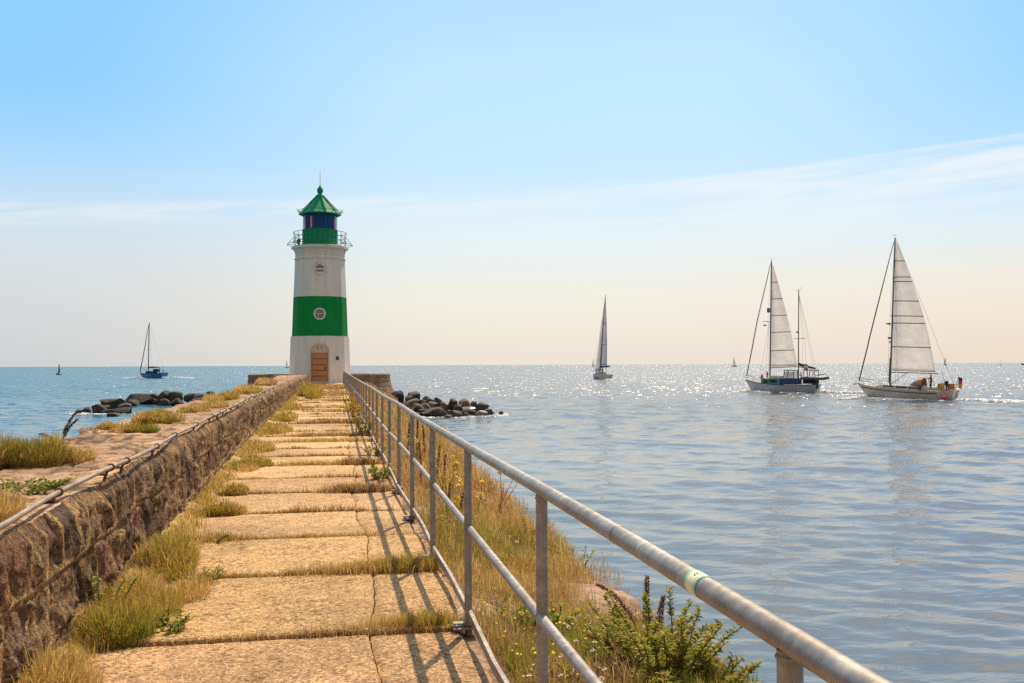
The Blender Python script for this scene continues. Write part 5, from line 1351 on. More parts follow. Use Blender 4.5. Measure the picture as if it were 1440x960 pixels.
# ------------------------------------------------------------------ wakes and foam
def foam(boat, strips, name='foam', seed=0):
    """ragged low patches of white water in the boat's own frame, resting on the sea"""
    r = np.random.default_rng(300+seed); V = []; F = []; n = 0
    Mw = Matrix.Translation(boat.location) @ Matrix.Rotation(boat.rotation_euler.z, 4, 'Z')
    for x0, y0, x1, y1, w0, w1, cnt, hgt in strips:
        for k in range(cnt):
            s = r.uniform(0, 1); w_ = w0+(w1-w0)*s
            cx, cy = x0+(x1-x0)*s+r.normal(0, .15), y0+(y1-y0)*s+r.normal(0, w_*.45)
            a = r.uniform(.08, .55)*(.5+w_*.25); b_ = a*r.uniform(.3, .8); h = 1.5*hgt*r.uniform(.3, 1)*(1-.5*s)
            m_ = 7; ph = r.uniform(0, 6.28)
            ring = []
            for j in range(m_):
                g = 2*math.pi*j/m_; q = r.uniform(.6, 1.25); ring.append((cx+a*q*math.cos(g), cy+b_*q*math.sin(g), -.06))
            ring2 = [(cx+(p[0]-cx)*.55, cy+(p[1]-cy)*.55, h*r.uniform(.5, 1)+.02) for p in ring]
            pts = [Mw @ Vector(p) for p in ring+ring2]
            V += [tuple(p) for p in pts]
            F += [(n+j, n+(j+1) % m_, n+m_+(j+1) % m_, n+m_+j) for j in range(m_)]+[tuple(range(n+m_, n+2*m_))]; n += 2*m_
    mb = MB(); mb.v = V; mb.f = F; mb.m = [0]*len(F); mb.n = n
    o = mb.build(name, M_foam, None, 60); tag(o, kind='stuff'); return o
M_foam = pmat('sea_foam', (.74, .74, .73), (.90, .90, .89), 9, .8)
foam(sloop, [(4.3, 1.2, -1.5, 2.6, .3, .7, 260, .22), (4.4, .2, 5.6, 3.5, .4, 1.2, 140, .3), (-5.4, .8, -13, 1.5, .8, 2.5, 420, .2), (4.2, -1.2, -2, -4, .3, .8, 120, .2), (-1, 2.4, -5, 2.6, .2, .5, 60, .12)], seed=1)
foam(ketch, [(4.3, .9, 1.0, 2.4, .3, .7, 220, .25), (4.5, .2, 6.0, 2.8, .4, 1.2, 120, .25), (-5.0, .8, -15, .5, .8, 2.2, 460, .28), (-.5, 2.3, -4, 2.6, .2, .6, 90, .12)], seed=2)
foam(far_b, [(5.5, -1.5, -3, -4.5, .4, 1.2, 160, .3), (-6, 0, -12, 0, .8, 2, 80, .2), (2, -3, -2, -8, .8, 1.8, 160, .25)], seed=3)
foam(blue_b, [(5, 1, 1, 3, .5, 1.5, 130, .5), (5.2, 0, 8, 4, .5, 2.0, 150, .5), (-5, .5, -16, -1, 1.2, 3, 220, .5)], seed=4)

def wash(strips, seed):
    r = np.random.default_rng(seed); mb = MB()
    for x0, y0, x1, y1, w_, cnt in strips:
        for k in range(cnt):
            s = r.uniform(); cx, cy = x0+(x1-x0)*s+r.normal(0, w_), y0+(y1-y0)*s+r.normal(0, w_)
            a = r.uniform(.05, .28); h = r.uniform(.02, .10); n = 7; ph = r.uniform(0, 6)
            q = r.uniform(.6, 1.3, n)
            low = [(cx+a*q[j]*math.cos(6.283*j/n+ph), cy+.7*a*q[j]*math.sin(6.283*j/n+ph), SEA-.06) for j in range(n)]
            top = [(cx+(p[0]-cx)*.5, cy+(p[1]-cy)*.5, SEA+h) for p in low]
            mb.add(low+top, [(j, (j+1) % n, n+(j+1) % n, n+j) for j in range(n)]+[tuple(range(n, 2*n))])
    return tag(mb.build('foam', M_foam, None, 60), kind='stuff')
wash([(5.5, 76.5, 9.5, 74.4, .25, 60), (9.5, 74.8, 13.6, 77.6, .3, 90), (12.5, 78, 13.8, 80, .3, 30)], 401)
wash([(-22, 88.6, -16.8, 86.8, .3, 90), (-22, 91, -20.8, 89, .3, 40), (-17, 86, -14, 90, .4, 50)], 402)
# ------------------------------------------------------------------ vegetation
M_grass = leaf_mat('dry_grass', transl=.42); M_leaf = leaf_mat('leaf', transl=.5)
STRAW = np.array([(.62, .42, .15), (.54, .345, .11), (.68, .49, .21), (.46, .29, .095), (.58, .41, .14)])
BROWN = np.array([(.48, .30, .13), (.38, .22, .09), (.54, .36, .17), (.32, .19, .085)])
OLIVE = np.array([(.40, .30, .05), (.46, .33, .07), (.31, .25, .04), (.52, .37, .10)])
GREEN = np.array([(.23, .26, .03), (.30, .30, .04), (.17, .21, .025), (.34, .32, .05)])
def pick(pal, n, r, var=.16):
    c = pal[r.integers(0, len(pal), n)]
    return c*(1+r.normal(0, var, n))[:, None].clip(.5, 1.6)
def blade_arrays(p, H, W, lx, ly, col, r):
    n = len(p); a = r.uniform(0, math.pi, n)
    wd = np.stack([np.cos(a), np.sin(a), np.zeros(n)], -1)*(W/2)[:, None]
    lean = np.stack([lx, ly, np.zeros(n)], -1)
    lm = np.sqrt(np.maximum(1-np.minimum(lx**2+ly**2, .92), .08))
    up_ = np.zeros((n, 3)); up_[:, 2] = 1
    mid = p+(lean*.32+up_*(.55*np.minimum(1, lm+.15))[:, None])*H[:, None]
    tip = p+(lean+up_*lm[:, None])*H[:, None]
    V = np.stack([p-wd, p+wd, mid-wd*.75, mid+wd*.75, tip], 1).reshape(-1, 3)
    i = np.arange(n)*5
    F4 = np.stack([i, i+1, i+3, i+2], -1); F3 = np.stack([i+2, i+3, i+4], -1)
    return V, F4, F3, np.repeat(col, 5, 0)
def build_blades(name, parts, parent=None, mat=None):
    V = []; A = []; B = []; C = []; n = 0
    for v, a, b, c in parts:
        V.append(v); A.append(a+n); B.append(b+n); C.append(c); n += len(v)
    return mesh_obj(name, np.concatenate(V), [np.concatenate(A), np.concatenate(B)], mat or M_grass, parent, tint=np.concatenate(C).clip(.01, .9))
WIND = np.array((-.10, .02))
def field(x, y, z, h, w_, pal, r, spread=.45, var=.16):
    n = len(x); p = np.stack([x, y, z], -1)
    a = r.uniform(0, 2*math.pi, n); l = np.abs(r.normal(0, spread, n)).clip(0, .85)
    return blade_arrays(p, np.broadcast_to(h, n)*r.uniform(.55, 1.2, n), np.broadcast_to(w_, n)*r.uniform(.7, 1.3, n), l*np.cos(a)+WIND[0], l*np.sin(a)+WIND[1], pick(pal, n, r, var), r)

# grass in the slab joints ------------------------------------------------
def joint_grass():
    r = np.random.default_rng(21); parts = []
    for i, yj in enumerate(JY):
        if yj < 3 or yj > 88: continue
        n = int(np.clip(26000/yj, 500, 5200)); w_ = max(.0038, yj*.00075)
        x = r.uniform(-1.42-.004*yj, .80, n)
        dens = .9+.8*fbm(x*2.1, x*0+i*3.7, o=3, s=111)
        right = sstep(.28, .42, x)
        thin = .62+.5*_h(np.array([i]), np.array([0]), np.array([0]), 8)[0]
        keep = r.uniform(0, 1, n) < np.clip(dens*thin*(1-right*.82), 0.02, 1)
        x = x[keep]; hh = (.048+.05*np.clip(.5+fbm(x*3.3, x*0+i, o=2, s=112)*1.5, 0, 1.2))*(1 if yj < 25 else 1.15)
        y = yj+r.normal(0, .020, len(x))+.012
        mixp = np.concatenate([STRAW, BROWN, BROWN, BROWN*.8, OLIVE[:1]])
        parts.append(field(x, y, np.full(len(x), -.03), hh, w_, mixp, r, .75))
    # fuller tufts at some joints
    for x, y, sx_, sy_, h, n, pal in ((.46, 6.19, .16, .04, .10, 2000, STRAW), (.56, 6.17, .10, .045, .13, 900, OLIVE), (.30, 7.88, .26, .05, .11, 3200, STRAW), (.58, 7.92, .16, .05, .15, 1800, OLIVE), (.0, 9.5, .25, .04, .07, 1300, STRAW),
                                     (.30, 12.9, .22, .06, .14, 1500, BROWN), (.38, 16.3, .16, .06, .16, 1200, BROWN), (-.2, 16.3, .5, .05, .12, 1700, STRAW), (-.1, 21.4, .6, .1, .12, 1500, STRAW), (.0, 23.1, .6, .1, .12, 1500, BROWN), (-.1, 28.2, .5, .1, .14, 1200, BROWN), (.2, 34.8, .4, .1, .16, 900, STRAW), (.3, 45, .4, .2, .16, 700, BROWN), (.1, 56, .5, .2, .18, 700, STRAW), (0, 70, .6, .3, .2, 700, BROWN)):
        xx = r.normal(x, sx_, n); yy = r.normal(y, sy_, n)
        parts.append(field(xx, yy, np.full(n, -.03), h, max(.0038, y*.0007), pal, r, .7))
    # moss-like fringe along the long joint and the foot of the wall
    n = 5200; yy = 4+(88-4)*r.uniform(0, 1, n)**2.2; xx = crackx(yy)+r.normal(0, .012, n); k = fbm(yy*1.1, yy*0, o=3, s=113) > .0
    parts.append(field(xx[k], yy[k], np.full(k.sum(), -.05), .055, np.maximum(.004, yy[k]*.0007), BROWN, r, .5))
    n = 26000; yy = 3.5+(88-3.5)*r.uniform(0, 1, n)**2.4; xx = wx(yy)+.10+np.abs(r.normal(0, .10, n))*(1+.8*fbm(yy*1.1, yy*0, o=2, s=118)); k = fbm(yy*.8, yy*0, o=3, s=114) > -.16
    parts.append(field(xx[k], yy[k], np.full(k.sum(), .0), .10, np.maximum(.0042, yy[k]*.0008), np.concatenate([STRAW, OLIVE]), r, .5))
    tag(build_blades('joint_grass', parts), kind='stuff')
joint_grass()

# turf on the bank --------------------------------------------------------
def bank_grass():
    r = np.random.default_rng(22); parts = []
    for y0, y1, n, w_, hs in ((3.2, 8, 66000, .0044, .72), (8, 14, 60000, .0062, 1.0), (14, 28, 50000, .011, 1.05), (28, 50, 22000, .022, 1.1), (50, 88, 16000, .04, 1.2)):
        y = r.uniform(y0, y1, n); e = bx(y)+bedge(y)
        x = .86+(e+.12-.86)*r.uniform(0, 1, n)**.9
        d = .62+1.1*fbm(x*1.3, y*.9, o=4, s=115)
        bare = .85*np.exp(-(((x-2.15)/.45)**4+((y-7.35)/.48)**4)) + .8*np.exp(-(((x-1.05)/.2)**2+((y-6.6)/.5)**2))+.9*np.exp(-(((x-1.3)/.6)**2+((y-7.75)/.10)**2))
        k = r.uniform(0, 1, n) < np.clip(d, .10, 1)*(1-np.clip(bare*1.25, 0, 1))
        x, y, e = x[k], y[k], e[k]; hgt = (.07+.24*np.clip(.45+1.5*fbm(x*1.5, y*1.0, o=4, s=116), 0, 1))*hs*(1-.65*np.exp(-(((x-2.0)/.5)**2+((y-6.65)/.5)**2)))
        z = bank_z(x, y)-.03-.12*np.clip((x-e)/.12, 0, 1)
        g = fbm(x*1.0, y*.55, o=3, s=117)
        for pal, m in ((BROWN, g < .02), (STRAW, (g >= .02) & (g < .14)), (OLIVE, (g >= .14) & (g < .30)), (GREEN, g >= .30)):
            if m.sum(): parts.append(field(x[m], y[m], z[m]+np.where(r.uniform(0, 1, m.sum()) < .5, 0, hgt[m]*r.uniform(0, .8, m.sum())), hgt[m]*.72, w_*.8, np.concatenate([pal, pal, STRAW, BROWN]), r, .78))
    # over the near corner the turf is greener
    n = 16000; x = r.normal(1.62, .36, n).clip(.95, 2.12); y = r.normal(5.35, .5, n)
    parts.append(field(x, y, bank_z(x, y)-.02, .15, .005, np.concatenate([OLIVE, GREEN, GREEN]), r, .8))
    tag(build_blades('bank_grass', parts), kind='stuff')
bank_grass()

# separate clumps ----------------------------------------------------------
def clump(loc, rx, ry, h, n, pals, label, group, seed, wid=None, spread=.62):
    if group and 'top' in group: rx, ry, h = rx*.64, ry*.64, h*.72
    else: h = h*.85
    r = np.random.default_rng(seed); dist = math.hypot(loc[0], loc[1]); w_ = wid or max(.0036, dist*.00052); n = int(n*1.5)
    parts = []
    lobes = [(0, 0, 1.0)]+[(r.normal(0, .45), r.normal(0, .45), r.uniform(.55, .9)) for _ in range(5)]
    for q, (ox, oy, sc) in enumerate(lobes):
        m = int(n*sc/sum(l[2] for l in lobes))
        a = r.uniform(0, 2*math.pi, m); q_ = np.sqrt(r.uniform(0, 1, m))*.55
        x = (ox*.8+q_*np.cos(a))*rx; y = (oy*.8+q_*np.sin(a))*ry
        out = q_/.55
        # fine side shoots start all the way up, so the clump reads as a soft cushion
        zb = np.where(r.uniform(0, 1, m) < .38, 0, r.uniform(0, 1, m)**1.1*.72)*h*sc*np.sqrt(np.maximum(1-out**2*.8, .1))
        l = (spread*.8*out+np.abs(r.normal(0, .42, m))).clip(0, .92); aa = a+r.normal(0, 1.0, m)
        H = h*sc*r.uniform(.28, .62, m)*(1-.2*out)*np.where(zb > 0, .72, 1.25)
        drift = (zb/h)*.45
        pal = pals[q % len(pals)]
        parts.append(blade_arrays(np.stack([x*(1+drift), y*(1+drift), zb-.03], -1), H, np.full(m, w_)*r.uniform(.6, 1.25, m)*np.where(r.uniform(0, 1, m) < .12, 1.9, 1), l*np.cos(aa)+WIND[0], l*np.sin(aa)+WIND[1], pick(pal, m, r), r))
    o = build_blades('grass_clump', parts); o.location = loc
    return tag(o, label, 'grass clump', group)
G1 = 'grass clumps along the foot of the wall'; G2 = 'grass clumps on top of the wall'
clump((-1.40, 5.15, 0), .36, .42, .40, 9000, [STRAW, STRAW, OLIVE], 'large dry straw-coloured grass clump at the foot of the wall, nearest of all', G1, 1)
clump((-1.28, 6.28, 0), .36, .34, .36, 9000, [OLIVE, GREEN, STRAW, OLIVE, STRAW, OLIVE], 'big green and gold grass clump, second from the near end of the wall foot', G1, 2)
clump((-1.33, 7.25, 0), .26, .45, .34, 6500, [STRAW, OLIVE], 'tan grass clump between the two big green clumps at the wall foot', G1, 3)
clump((-1.30, 8.3, 0), .30, .45, .42, 7500, [OLIVE, STRAW, OLIVE, GREEN, STRAW], 'tall yellow-green grass clump at the wall foot beside the fourth slab joint', G1, 4)
clump((-1.05, 9.45, 0), .26, .16, .17, 2600, [OLIVE, STRAW], 'low small tan tuft jutting onto the path past the tall yellow-green clump', G1, 5)
clump((-1.22, 11.15, 0), .30, .20, .26, 3600, [OLIVE, STRAW], 'rounded golden tuft on the path edge, wider than the two tufts after it', G1, 6)
clump((-1.2, 12.95, 0), .22, .18, .24, 2600, [OLIVE, STRAW], 'small round golden tuft sitting alone at the end of a slab joint', G1, 7)
clump((-1.28, 16.2, 0), .30, .5, .32, 3800, [OLIVE, GREEN, STRAW], 'bright olive grass clump at the wall foot where the path looks half as wide', G1, 8)
clump((-1.32, 19.2, 0), .26, .5, .28, 2600, [STRAW, OLIVE], 'pale tan clump just behind the bright olive clump at the wall foot', G1, 9)
clump((-1.30, 24.5, 0), .34, 1.1, .36, 3200, [STRAW, OLIVE], 'long tan grass strip at the wall foot beside the pale slabs', G1, 10)
clump((-1.35, 30, 0), .34, 1.5, .42, 2800, [OLIVE, STRAW], 'long olive grass strip at the wall foot beyond the pale slabs', G1, 11)
clump((-1.45, 38, 0), .34, 1.2, .40, 1800, [STRAW, OLIVE], 'tan grass clump at the wall foot, second from the lighthouse', G1, 12)
clump((-1.42, 54, 0), .62, 3.0, 1.05, 4200, [OLIVE, OLIVE, STRAW], 'tall dark olive bushy grass at the wall foot close to the lighthouse door', G1, 13, spread=.4)
wt_ = lambda x, y: (x, y, float(wall_top_z(np.array([x]), np.array([y]))[0][0]))
clump(wt_(-2.72, 8.75), .66, .55, .47, 12000, [OLIVE*.8, OLIVE, OLIVE*.7, STRAW], 'large olive bush of grass at the left edge of the photo on the wall top', G2, 21)
clump(wt_(-2.33, 8.95), .36, .34, .44, 5200, [OLIVE, OLIVE*.85, STRAW], 'smaller olive tuft touching the right side of the large wall-top bush', G2, 22)
clump(wt_(-1.96, 5.7), .48, .70, .40, 9000, [STRAW, STRAW, OLIVE], 'dry golden grass clump on the wall top beside the near end of the pipe', G2, 23)
clump(wt_(-2.48, 14.9), .52, .6, .36, 7000, [OLIVE, STRAW, BROWN], 'broad olive and brown grass clump on the wall top before the left boulders', G2, 24)
clump(wt_(-2.42, 12.95), .33, .35, .25, 4600, [OLIVE, GREEN, STRAW], 'low bright olive tuft in front of the broad wall-top clump', G2, 25)
clump(wt_(-2.80, 13.2), .34, .35, .22, 3600, [STRAW, BROWN], 'low tan tuft left of the bright olive one on the wall top', G2, 26)
clump(wt_(-2.38, 18.0), .36, .6, .32, 3200, [STRAW, OLIVE], 'middling tan clump on the wall top behind the broad olive one', G2, 27)
clump(wt_(-2.22, 19.8), .46, .8, .40, 4200, [OLIVE, STRAW], 'rounded olive clump on the wall top halfway along the pipe', G2, 28)
clump(wt_(-2.50, 24.8), .60, 1.6, .42, 4600, [OLIVE, STRAW], 'long olive grass mound on the wall top beyond the rounded olive clump', G2, 29)
clump(wt_(-2.55, 30.0), .70, 2.4, .50, 4200, [STRAW, OLIVE, STRAW], 'long golden grass mound on the wall top, nearer of the last two', G2, 30)
clump(wt_(-2.80, 42.0), .80, 3.5, .55, 3600, [STRAW, BROWN], 'long golden grass mound on the wall top, farthest along toward the lighthouse', G2, 31)

# leafy plants --------------------------------------------------------------
def leaves(p, d, L, W, col, r, fold=.25):
    """p base points, d directions; folded diamond leaves"""
    n = len(p); d = d/np.linalg.norm(d, axis=1)[:, None]
    s = np.cross(d, np.tile((0, 0, 1.0), (n, 1))+r.normal(0, .3, (n, 3))); s /= np.linalg.norm(s, axis=1)[:, None]+1e-9
    u_ = np.cross(s, d)
    m1 = p+d*(L*.45)[:, None]
    V = np.stack([p, m1+s*(W/2)[:, None]+u_*(W*fold)[:, None], p+d*L[:, None]-u_*(L*.12)[:, None], m1-s*(W/2)[:, None]+u_*(W*fold)[:, None], m1], 1).reshape(-1, 3)
    i = np.arange(n)*5
    F = np.concatenate([np.stack([i, i+4, i+1], -1), np.stack([i+4, i+2, i+1], -1), np.stack([i, i+3, i+4], -1), np.stack([i+4, i+3, i+2], -1)])
    return V, F, np.repeat(col, 5, 0)
M_stem = pmat('green_stem', (.10, .12, .03), (.16, .14, .05), 20, .7); M_stembr = pmat('brown_stem', (.16, .07, .035), (.24, .11, .055), 20, .7)
M_yflo = pmat('yellow_petals', (.80, .56, .01), (.90, .66, .03), 40, .6); M_wflo = pmat('white_petals', (.74, .72, .64), (.82, .80, .74), 60, .6); M_cent = pmat('flower_centre', (.62, .38, .02), (.72, .46, .03), 60, .7)
M_purp = pmat('purple_petals', (.13, .05, .20), (.2, .09, .28), 60, .6)
def stem_path(r, base, h, lean, bend=.15):
    a = r.uniform(0, 2*math.pi); k = np.linspace(0, 1, 7)
    dx, dy = lean
    return [(base[0]+dx*h*t**1.5+bend*h*.2*math.sin(a+3*t)*t, base[1]+dy*h*t**1.5+bend*h*.2*math.cos(a+3*t)*t, base[2]+h*t) for t in k]
def plant(name, label, cat, loc, h, nst, spread, leafL, leafW, nleaf, pal, seed, group=None, flowers=0, flower_m=None, frad=.02, stem_m=None, leafrange=(.1, 1.0), kind_up=.5):
    r = np.random.default_rng(seed); t = thing(name, label, cat, loc, 0, group)
    mb = MB(); P = []; D = []; tips = []
    for s in range(nst):
        a = r.uniform(0, 2*math.pi); rad = spread*.35*math.sqrt(r.uniform())
        hh = h*r.uniform(.6, 1.0)
        path = stem_path(r, (rad*math.cos(a), rad*math.sin(a), -.04), hh, (spread*.55*math.cos(a)*r.uniform(.3, 1)/h, spread*.55*math.sin(a)*r.uniform(.3, 1)/h), .6)
        mb.tube(path, list(np.linspace(.006, .0025, 7)*(1 if h < .9 else 1.4)), 5)
        pa = np.array(path); tips.append(pa[-1])
        for k in range(nleaf):
            u_ = r.uniform(*leafrange); q = u_*6; i = min(int(q), 5); p = pa[i]+(pa[i+1]-pa[i])*(q-i)
            g = r.uniform(0, 2*math.pi); P.append(p); D.append((math.cos(g), math.sin(g), r.normal(kind_up, .35)))
            if flowers and u_ > .72 and r.uniform() < .25: tips.append(p+np.array((math.cos(g), math.sin(g), .8))*.012)
    mb.build('stem', stem_m or M_stem, t)
    P = np.array(P); D = np.array(D); n = len(P)
    V, F, C = leaves(P, D, leafL*r.uniform(.5, 1.15, n), leafW*r.uniform(.6, 1.2, n), pick(pal, n, r), r)
    mesh_obj('foliage', V, F, M_leaf, t, tint=C.clip(.01, .9))
    if flowers:
        fm = MB(); 
        for k in range(9):
            g = 2*math.pi*k/9; c_, s_ = math.cos(g), math.sin(g)
            fm.add([(0, 0, 0), (frad*.7*c_-frad*.22*s_, frad*.7*s_+frad*.22*c_, .3*frad), (frad*1.1*c_, frad*1.1*s_, .22*frad), (frad*.7*c_+frad*.22*s_, frad*.7*s_-frad*.22*c_, .3*frad)], [(0, 3, 2, 1)], 0)
        fm.lathe([(.01*frad, -.25*frad), (.45*frad, .05*frad), (.42*frad, .28*frad), (.2*frad, .42*frad)], 8, m=1)
        idx = list(range(len(tips))); r.shuffle(idx); f0 = None
        for k in idx[:flowers]:
            if f0 is None: f0 = o = fm.build('flower_head', [flower_m or M_yflo, M_cent], t)
            else: o = f0.copy(); COL.objects.link(o); o.parent = t
            o.location = tips[k]; o.rotation_euler = (r.normal(.15, .4), r.normal(0, .4), r.uniform(0, 6))
    return t
bz = lambda x, y: (x, y, float(bank_z(np.array([x]), np.array([y]))[0]))
GY = 'yellow flowering weeds behind the railing'
plant('flowering_weed', 'yellow-flowered weed behind the railing just left of the second whole post', 'weed', bz(1.22, 10.2), .62, 9, .5, .075, .02, 26, OLIVE, 41, GY, 14, None, .034)
plant('flowering_weed', 'yellow-flowered weed seen between the third and fourth whole posts of the railing', 'weed', bz(1.38, 12.6), .68, 8, .5, .08, .022, 22, OLIVE, 42, GY, 12, None, .036)
plant('flowering_weed', 'taller loose weed with yellow flowers standing out against the water', 'weed', bz(1.75, 11.4), .78, 7, .6, .07, .018, 18, BROWN, 43, GY, 12, None, .034, M_stembr)
plant('flowering_weed', 'yellow-flowered weed right of the fifth whole post of the railing', 'weed', bz(1.40, 17.2), .80, 8, .5, .09, .025, 20, OLIVE, 44, GY, 12, None, .042)
plant('flowering_weed', 'small weed with two or three yellow blooms among the far posts', 'weed', bz(1.15, 20.5), .70, 6, .45, .09, .025, 18, OLIVE, 45, GY, 4, None, .040)
plant('flowering_weed', 'bushy weed thick with yellow flowers on the path side of the far railing', 'weed', (.66, 28.5, 0), .75, 16, .55, .10, .03, 26, OLIVE, 46, GY, 40, None, .055)
plant('flowering_weed', 'yellow-flowered weed farthest away beside the railing near the lighthouse', 'weed', (.72, 37.5, 0), .80, 12, .55, .12, .035, 20, OLIVE, 47, GY, 14, None, .05)
GP = 'green leafy weeds along the railing'
plant('leafy_weed', 'dark green weed growing from the path edge under the far railing, before the yellow bush', 'weed', (.70, 23.2, 0), .52, 14, .5, .10, .035, 26, GREEN, 51, GP)
plant('leafy_weed', 'small green weed on the path edge beside the bent toe rail', 'weed', (.66, 14.2, 0), .26, 10, .42, .09, .035, 20, GREEN, 52, GP)
plant('leafy_weed', 'tiny green weed under the toe rail between two far posts', 'weed', (.70, 18.0, 0), .24, 8, .36, .09, .035, 18, GREEN, 53, GP)
plant('leafy_weed', 'yellow-green leafy weed behind the second whole post of the railing', 'weed', bz(1.12, 9.5), .34, 14, .45, .085, .028, 24, np.concatenate([GREEN, OLIVE]), 54, GP)
plant('leafy_weed', 'low round-leaved green weed behind the first whole post on the bank', 'weed', bz(1.02, 6.45), .14, 16, .40, .06, .034, 16, GREEN, 55, GP)
plant('leafy_weed', 'low bright green weed in the turf right of the nearest whole post', 'weed', bz(1.32, 6.35), .17, 16, .42, .07, .03, 16, GREEN, 56, GP)
plant('leafy_weed', 'green flower-bearing tuft at the brink of the bank above the water', 'weed', bz(2.14, 8.8), .24, 10, .34, .06, .02, 18, GREEN, 57, GP, 6, M_wflo, .018)
plant('leafy_weed', 'wispy green weed at the brink of the bank farther back against the water', 'weed', bz(2.05, 10.1), .24, 7, .3, .05, .016, 14, OLIVE, 58, GP)
SH = 'tall green shrubby plant with small purple flowers at the corner of the bank'
plant('shrub', SH, 'shrub', bz(1.72, 5.28), .48, 40, .64, .046, .015, 170, np.concatenate([GREEN, GREEN*1.25, OLIVE]), 61, None, 16, M_purp, .013, leafrange=(.08, 1))
plant('shrub', 'low spreading green shrub hanging over the brink at the lower edge of the photo', 'shrub', bz(1.84, 4.95), .24, 34, .52, .05, .017, 70, np.concatenate([GREEN*1.15, OLIVE]), 62, None, 5, M_purp, .011)
plant('shrub', 'green leafy clump among the daisies at the lower edge of the photo', 'shrub', bz(1.50, 5.05), .24, 26, .6, .05, .015, 55, np.concatenate([GREEN, GREEN, OLIVE]), 63)
plant('succulent_mat', 'flat patch of bright green fleshy plant on the wall top beside the golden clump', 'succulent', wt_(-2.12, 7.05), .09, 46, .62, .05, .022, 15, np.array([(.16, .19, .025), (.22, .24, .04), (.12, .15, .02)]), 64)
plant('leafy_weed', 'small green weed creeping onto the path from the big green and gold clump', 'weed', (-.98, 6.36, .01), .14, 16, .26, .045, .018, 22, GREEN, 159, GP)
plant('leafy_weed', 'small green weed creeping onto the path below the tall yellow-green clump', 'weed', (-1.0, 7.72, .01), .10, 14, .42, .05, .018, 20, GREEN, 60, GP)
plant('leafy_weed', 'broad-leaved green weed against the wall between the big clump and the wall stones', 'weed', (-1.42, 6.75, .02), .34, 10, .35, .05, .02, 30, GREEN, 65, GP)
# yellow button weeds and daisies in the near turf
def daisies():
    r = np.random.default_rng(31); fr = .0165
    m = MB()
    for k in range(13):
        g = 2*math.pi*k/13; c_, s_ = math.cos(g), math.sin(g)
        m.add([(fr*.25*c_, fr*.25*s_, 0), (fr*.7*c_-fr*.17*s_, fr*.7*s_+fr*.17*c_, -.05*fr), (fr*1.1*c_, fr*1.1*s_, -.3*fr), (fr*.7*c_+fr*.17*s_, fr*.7*s_-fr*.17*c_, -.05*fr)], [(0, 3, 2, 1)], 0)
    m.lathe([(.38*fr, -.05*fr), (.40*fr, .12*fr), (.25*fr, .32*fr), (.02*fr, .4*fr)], 8, m=1)
    m.tube([(0, 0, -.02*fr), (.01, 0, -.08), (0, .01, -.17)], .0016, 4, 2)
    d0 = m.build('daisy', [M_wflo, M_cent, M_stem])
    yb = MB(); yb.lathe([(.1*fr, -.3*fr), (.62*fr, 0), (.55*fr, .35*fr), (.2*fr, .55*fr)], 9, m=0); yb.tube([(0, 0, -.2*fr), (.0, .008, -.15)], .0016, 4, 1)
    b0 = yb.build('button_flower', [M_yflo, M_stem])
    def scatter(o0, n, cs, label, cat, grp, hlo, hhi, sc):
        for k in range(n):
            cx, cy, sx_, sy_ = cs[r.integers(0, len(cs))]
            x, y = r.normal(cx, sx_), r.normal(cy, sy_); x = min(max(x, .93), float(bx(y))-.02)
            o = o0 if k == 0 else o0.copy()
            if k: COL.objects.link(o)
            o.location = (x, y, float(bank_z(np.array([x]), np.array([y]))[0])+r.uniform(hlo, hhi))
            o.rotation_euler = (r.normal(.35, .25), r.normal(-.1, .25), r.uniform(0, 6)); o.scale = (sc*r.uniform(.8, 1.25),)*3
            tag(o, label, cat, grp)
    scatter(d0, 90, [(1.62, 5.35, .14, .14), (1.72, 5.28, .10, .12), (1.45, 5.3, .16, .12), (1.2, 4.85, .14, .2), (1.55, 5.7, .22, .2), (1.5, 9.4, .12, .10)], 'small white daisy with a yellow centre in the green turf of the near bank', 'daisy', 'white daisies in the turf of the bank', .13, .20, 1.0)
    scatter(b0, 70, [(1.05, 5.0, .10, .25), (1.15, 5.6, .14, .2), (1.5, 6.0, .2, .15), (1.55, 5.75, .15, .12), (1.05, 6.35, .1, .15)], 'small yellow button flower on a thin stalk in the turf beside the railing', 'flower', 'yellow button flowers in the turf of the bank', .11, .17, .8)
daisies()
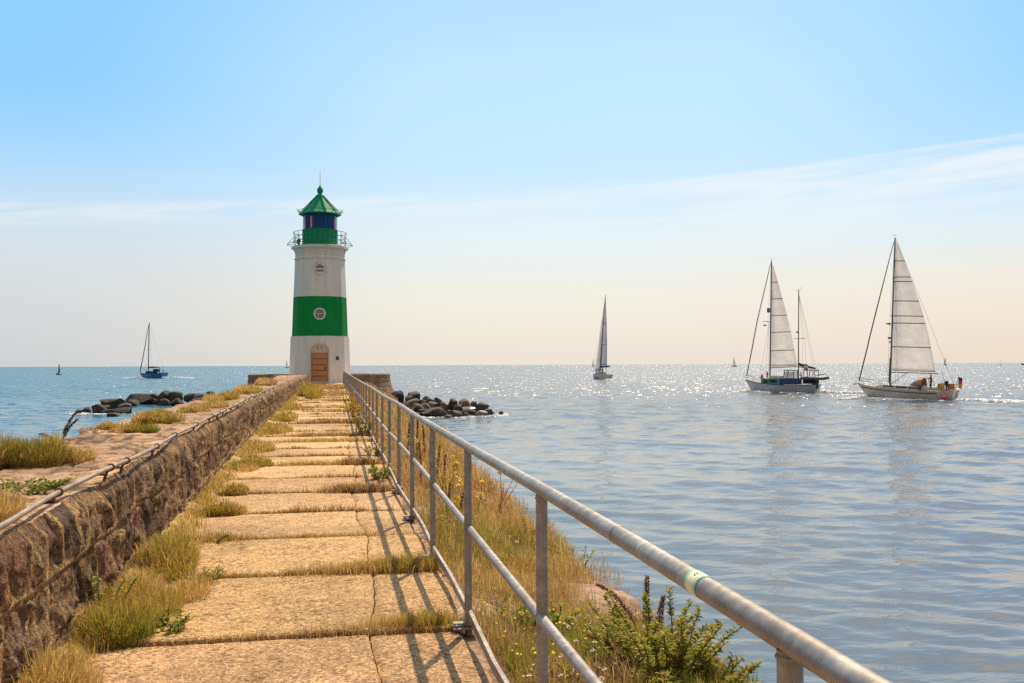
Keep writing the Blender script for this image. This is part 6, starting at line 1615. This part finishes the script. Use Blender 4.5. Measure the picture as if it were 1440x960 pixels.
# dock stalks with rusty seed heads
def dock(label, loc, h, stalks, seed, dense=1.0, pal=None, group='dock plants gone to seed', fat=1.0):
    r = np.random.default_rng(seed); t = thing('dock_plant', label, 'dock plant', loc, 0, group)
    mb = MB(); P = []; D = []
    for (ox, oy, lx, ly, f_) in stalks:
        k = np.linspace(0, 1, 12); hh = h*f_
        path = [(ox+lx*hh*q**1.6, oy+ly*hh*q**1.6, -.05+hh*(q-.30*(abs(lx)+abs(ly))*q**3)) for q in k]
        mb.tube(path, list(np.linspace(.006, .002, 12)), 5); pa = np.array(path)
        n = int(520*dense*f_)
        q = r.uniform(.30, 1.0, n); qi = q*11; i = np.minimum(qi.astype(int), 10)
        p = pa[i]+(pa[i+1]-pa[i])*(qi-i)[:, None]
        whorl = .5+.5*np.sin(q*70)**2
        rad = fat*.018*(1.15-q*.8)*(.35+.65*whorl); g = r.uniform(0, 2*math.pi, n)
        p = p+np.stack([np.cos(g)*rad, np.sin(g)*rad, r.normal(0, .006, n)], -1)*r.uniform(.3, 1.1, n)[:, None]
        P.append(p); D.append(np.stack([np.cos(g), np.sin(g), r.normal(.3, .5, n)], -1))
    mb.build('stem', M_stembr, t)
    P = np.concatenate(P); D = np.concatenate(D); n = len(P); sc = max(1.0, math.hypot(loc[0], loc[1])/9)
    V, F, C = leaves(P, D,   .012*sc*r.uniform(.6, 1.3, n), .009*sc*r.uniform(.6, 1.2, n), pick(pal if pal is not None else np.array([(.26, .10, .055), (.20, .075, .045), (.33, .15, .08), (.15, .06, .04)]), n, r), r)
    mesh_obj('seed_head', V, F, M_leaf, t, tint=C.clip(.01, .9))
    return t
dock('rust-brown seed stalks leaning over the water beside the shrub on the near bank', bz(1.92, 6.15), .50, [(0, 0, -.55, .15, .95), (.05, .03, .02, 0, .85), (.12, .0, .12, 0, .62)], 71, 2.2, fat=1.7)
dock('pale rusty seed stalk arching to the left among the daisies', bz(1.62, 5.2), .42, [(0, 0, -.65, .25, 1.0)], 72, 2.0, np.array([(.40, .20, .10), (.34, .16, .08), (.46, .25, .13)]), fat=1.5)
dock('dark red seed stalks behind the railing right of the fourth whole post', bz(1.28, 13.6), .80, [(0, 0, .02, 0, 1), (.1, .1, .08, 0, .85), (-.1, .1, -.05, 0, .9), (.18, -.1, .05, .0, .7)], 73)
dock('dark red seed stalks behind the railing between the second and third whole posts', bz(1.12, 10.0), .55, [(0, 0, .05, 0, 1), (.12, .05, .1, 0, .8), (.2, .1, -.02, 0, .9)], 74)
dock('reddish seed stalks farthest along the railing', bz(1.45, 17.8), .85, [(0, 0, .02, 0, 1), (.15, .1, -.05, 0, .85), (-.15, .2, .05, 0, .9)], 75)
dock('withered near-black weed stalk leaning to the right on the seaward brink of the wall top', wt_(-2.86, 11.3), .42, [(0, 0, .35, .1, 1), (.0, .02, .45, .1, .8), (-.06, 0, -.9, .1, .45), (-.02, .02, -.7, -.2, .3)], 76, 1.0, np.array([(.16, .075, .04), (.11, .055, .035), (.22, .11, .06)]))
dock('thin dry twig lying on the path edge by the golden tufts', (-1.05, 9.3, .02), .14, [(0, 0, .8, .1, 1)], 77, .3, np.array([(.12, .07, .04)]), None)['category'] = 'twig'
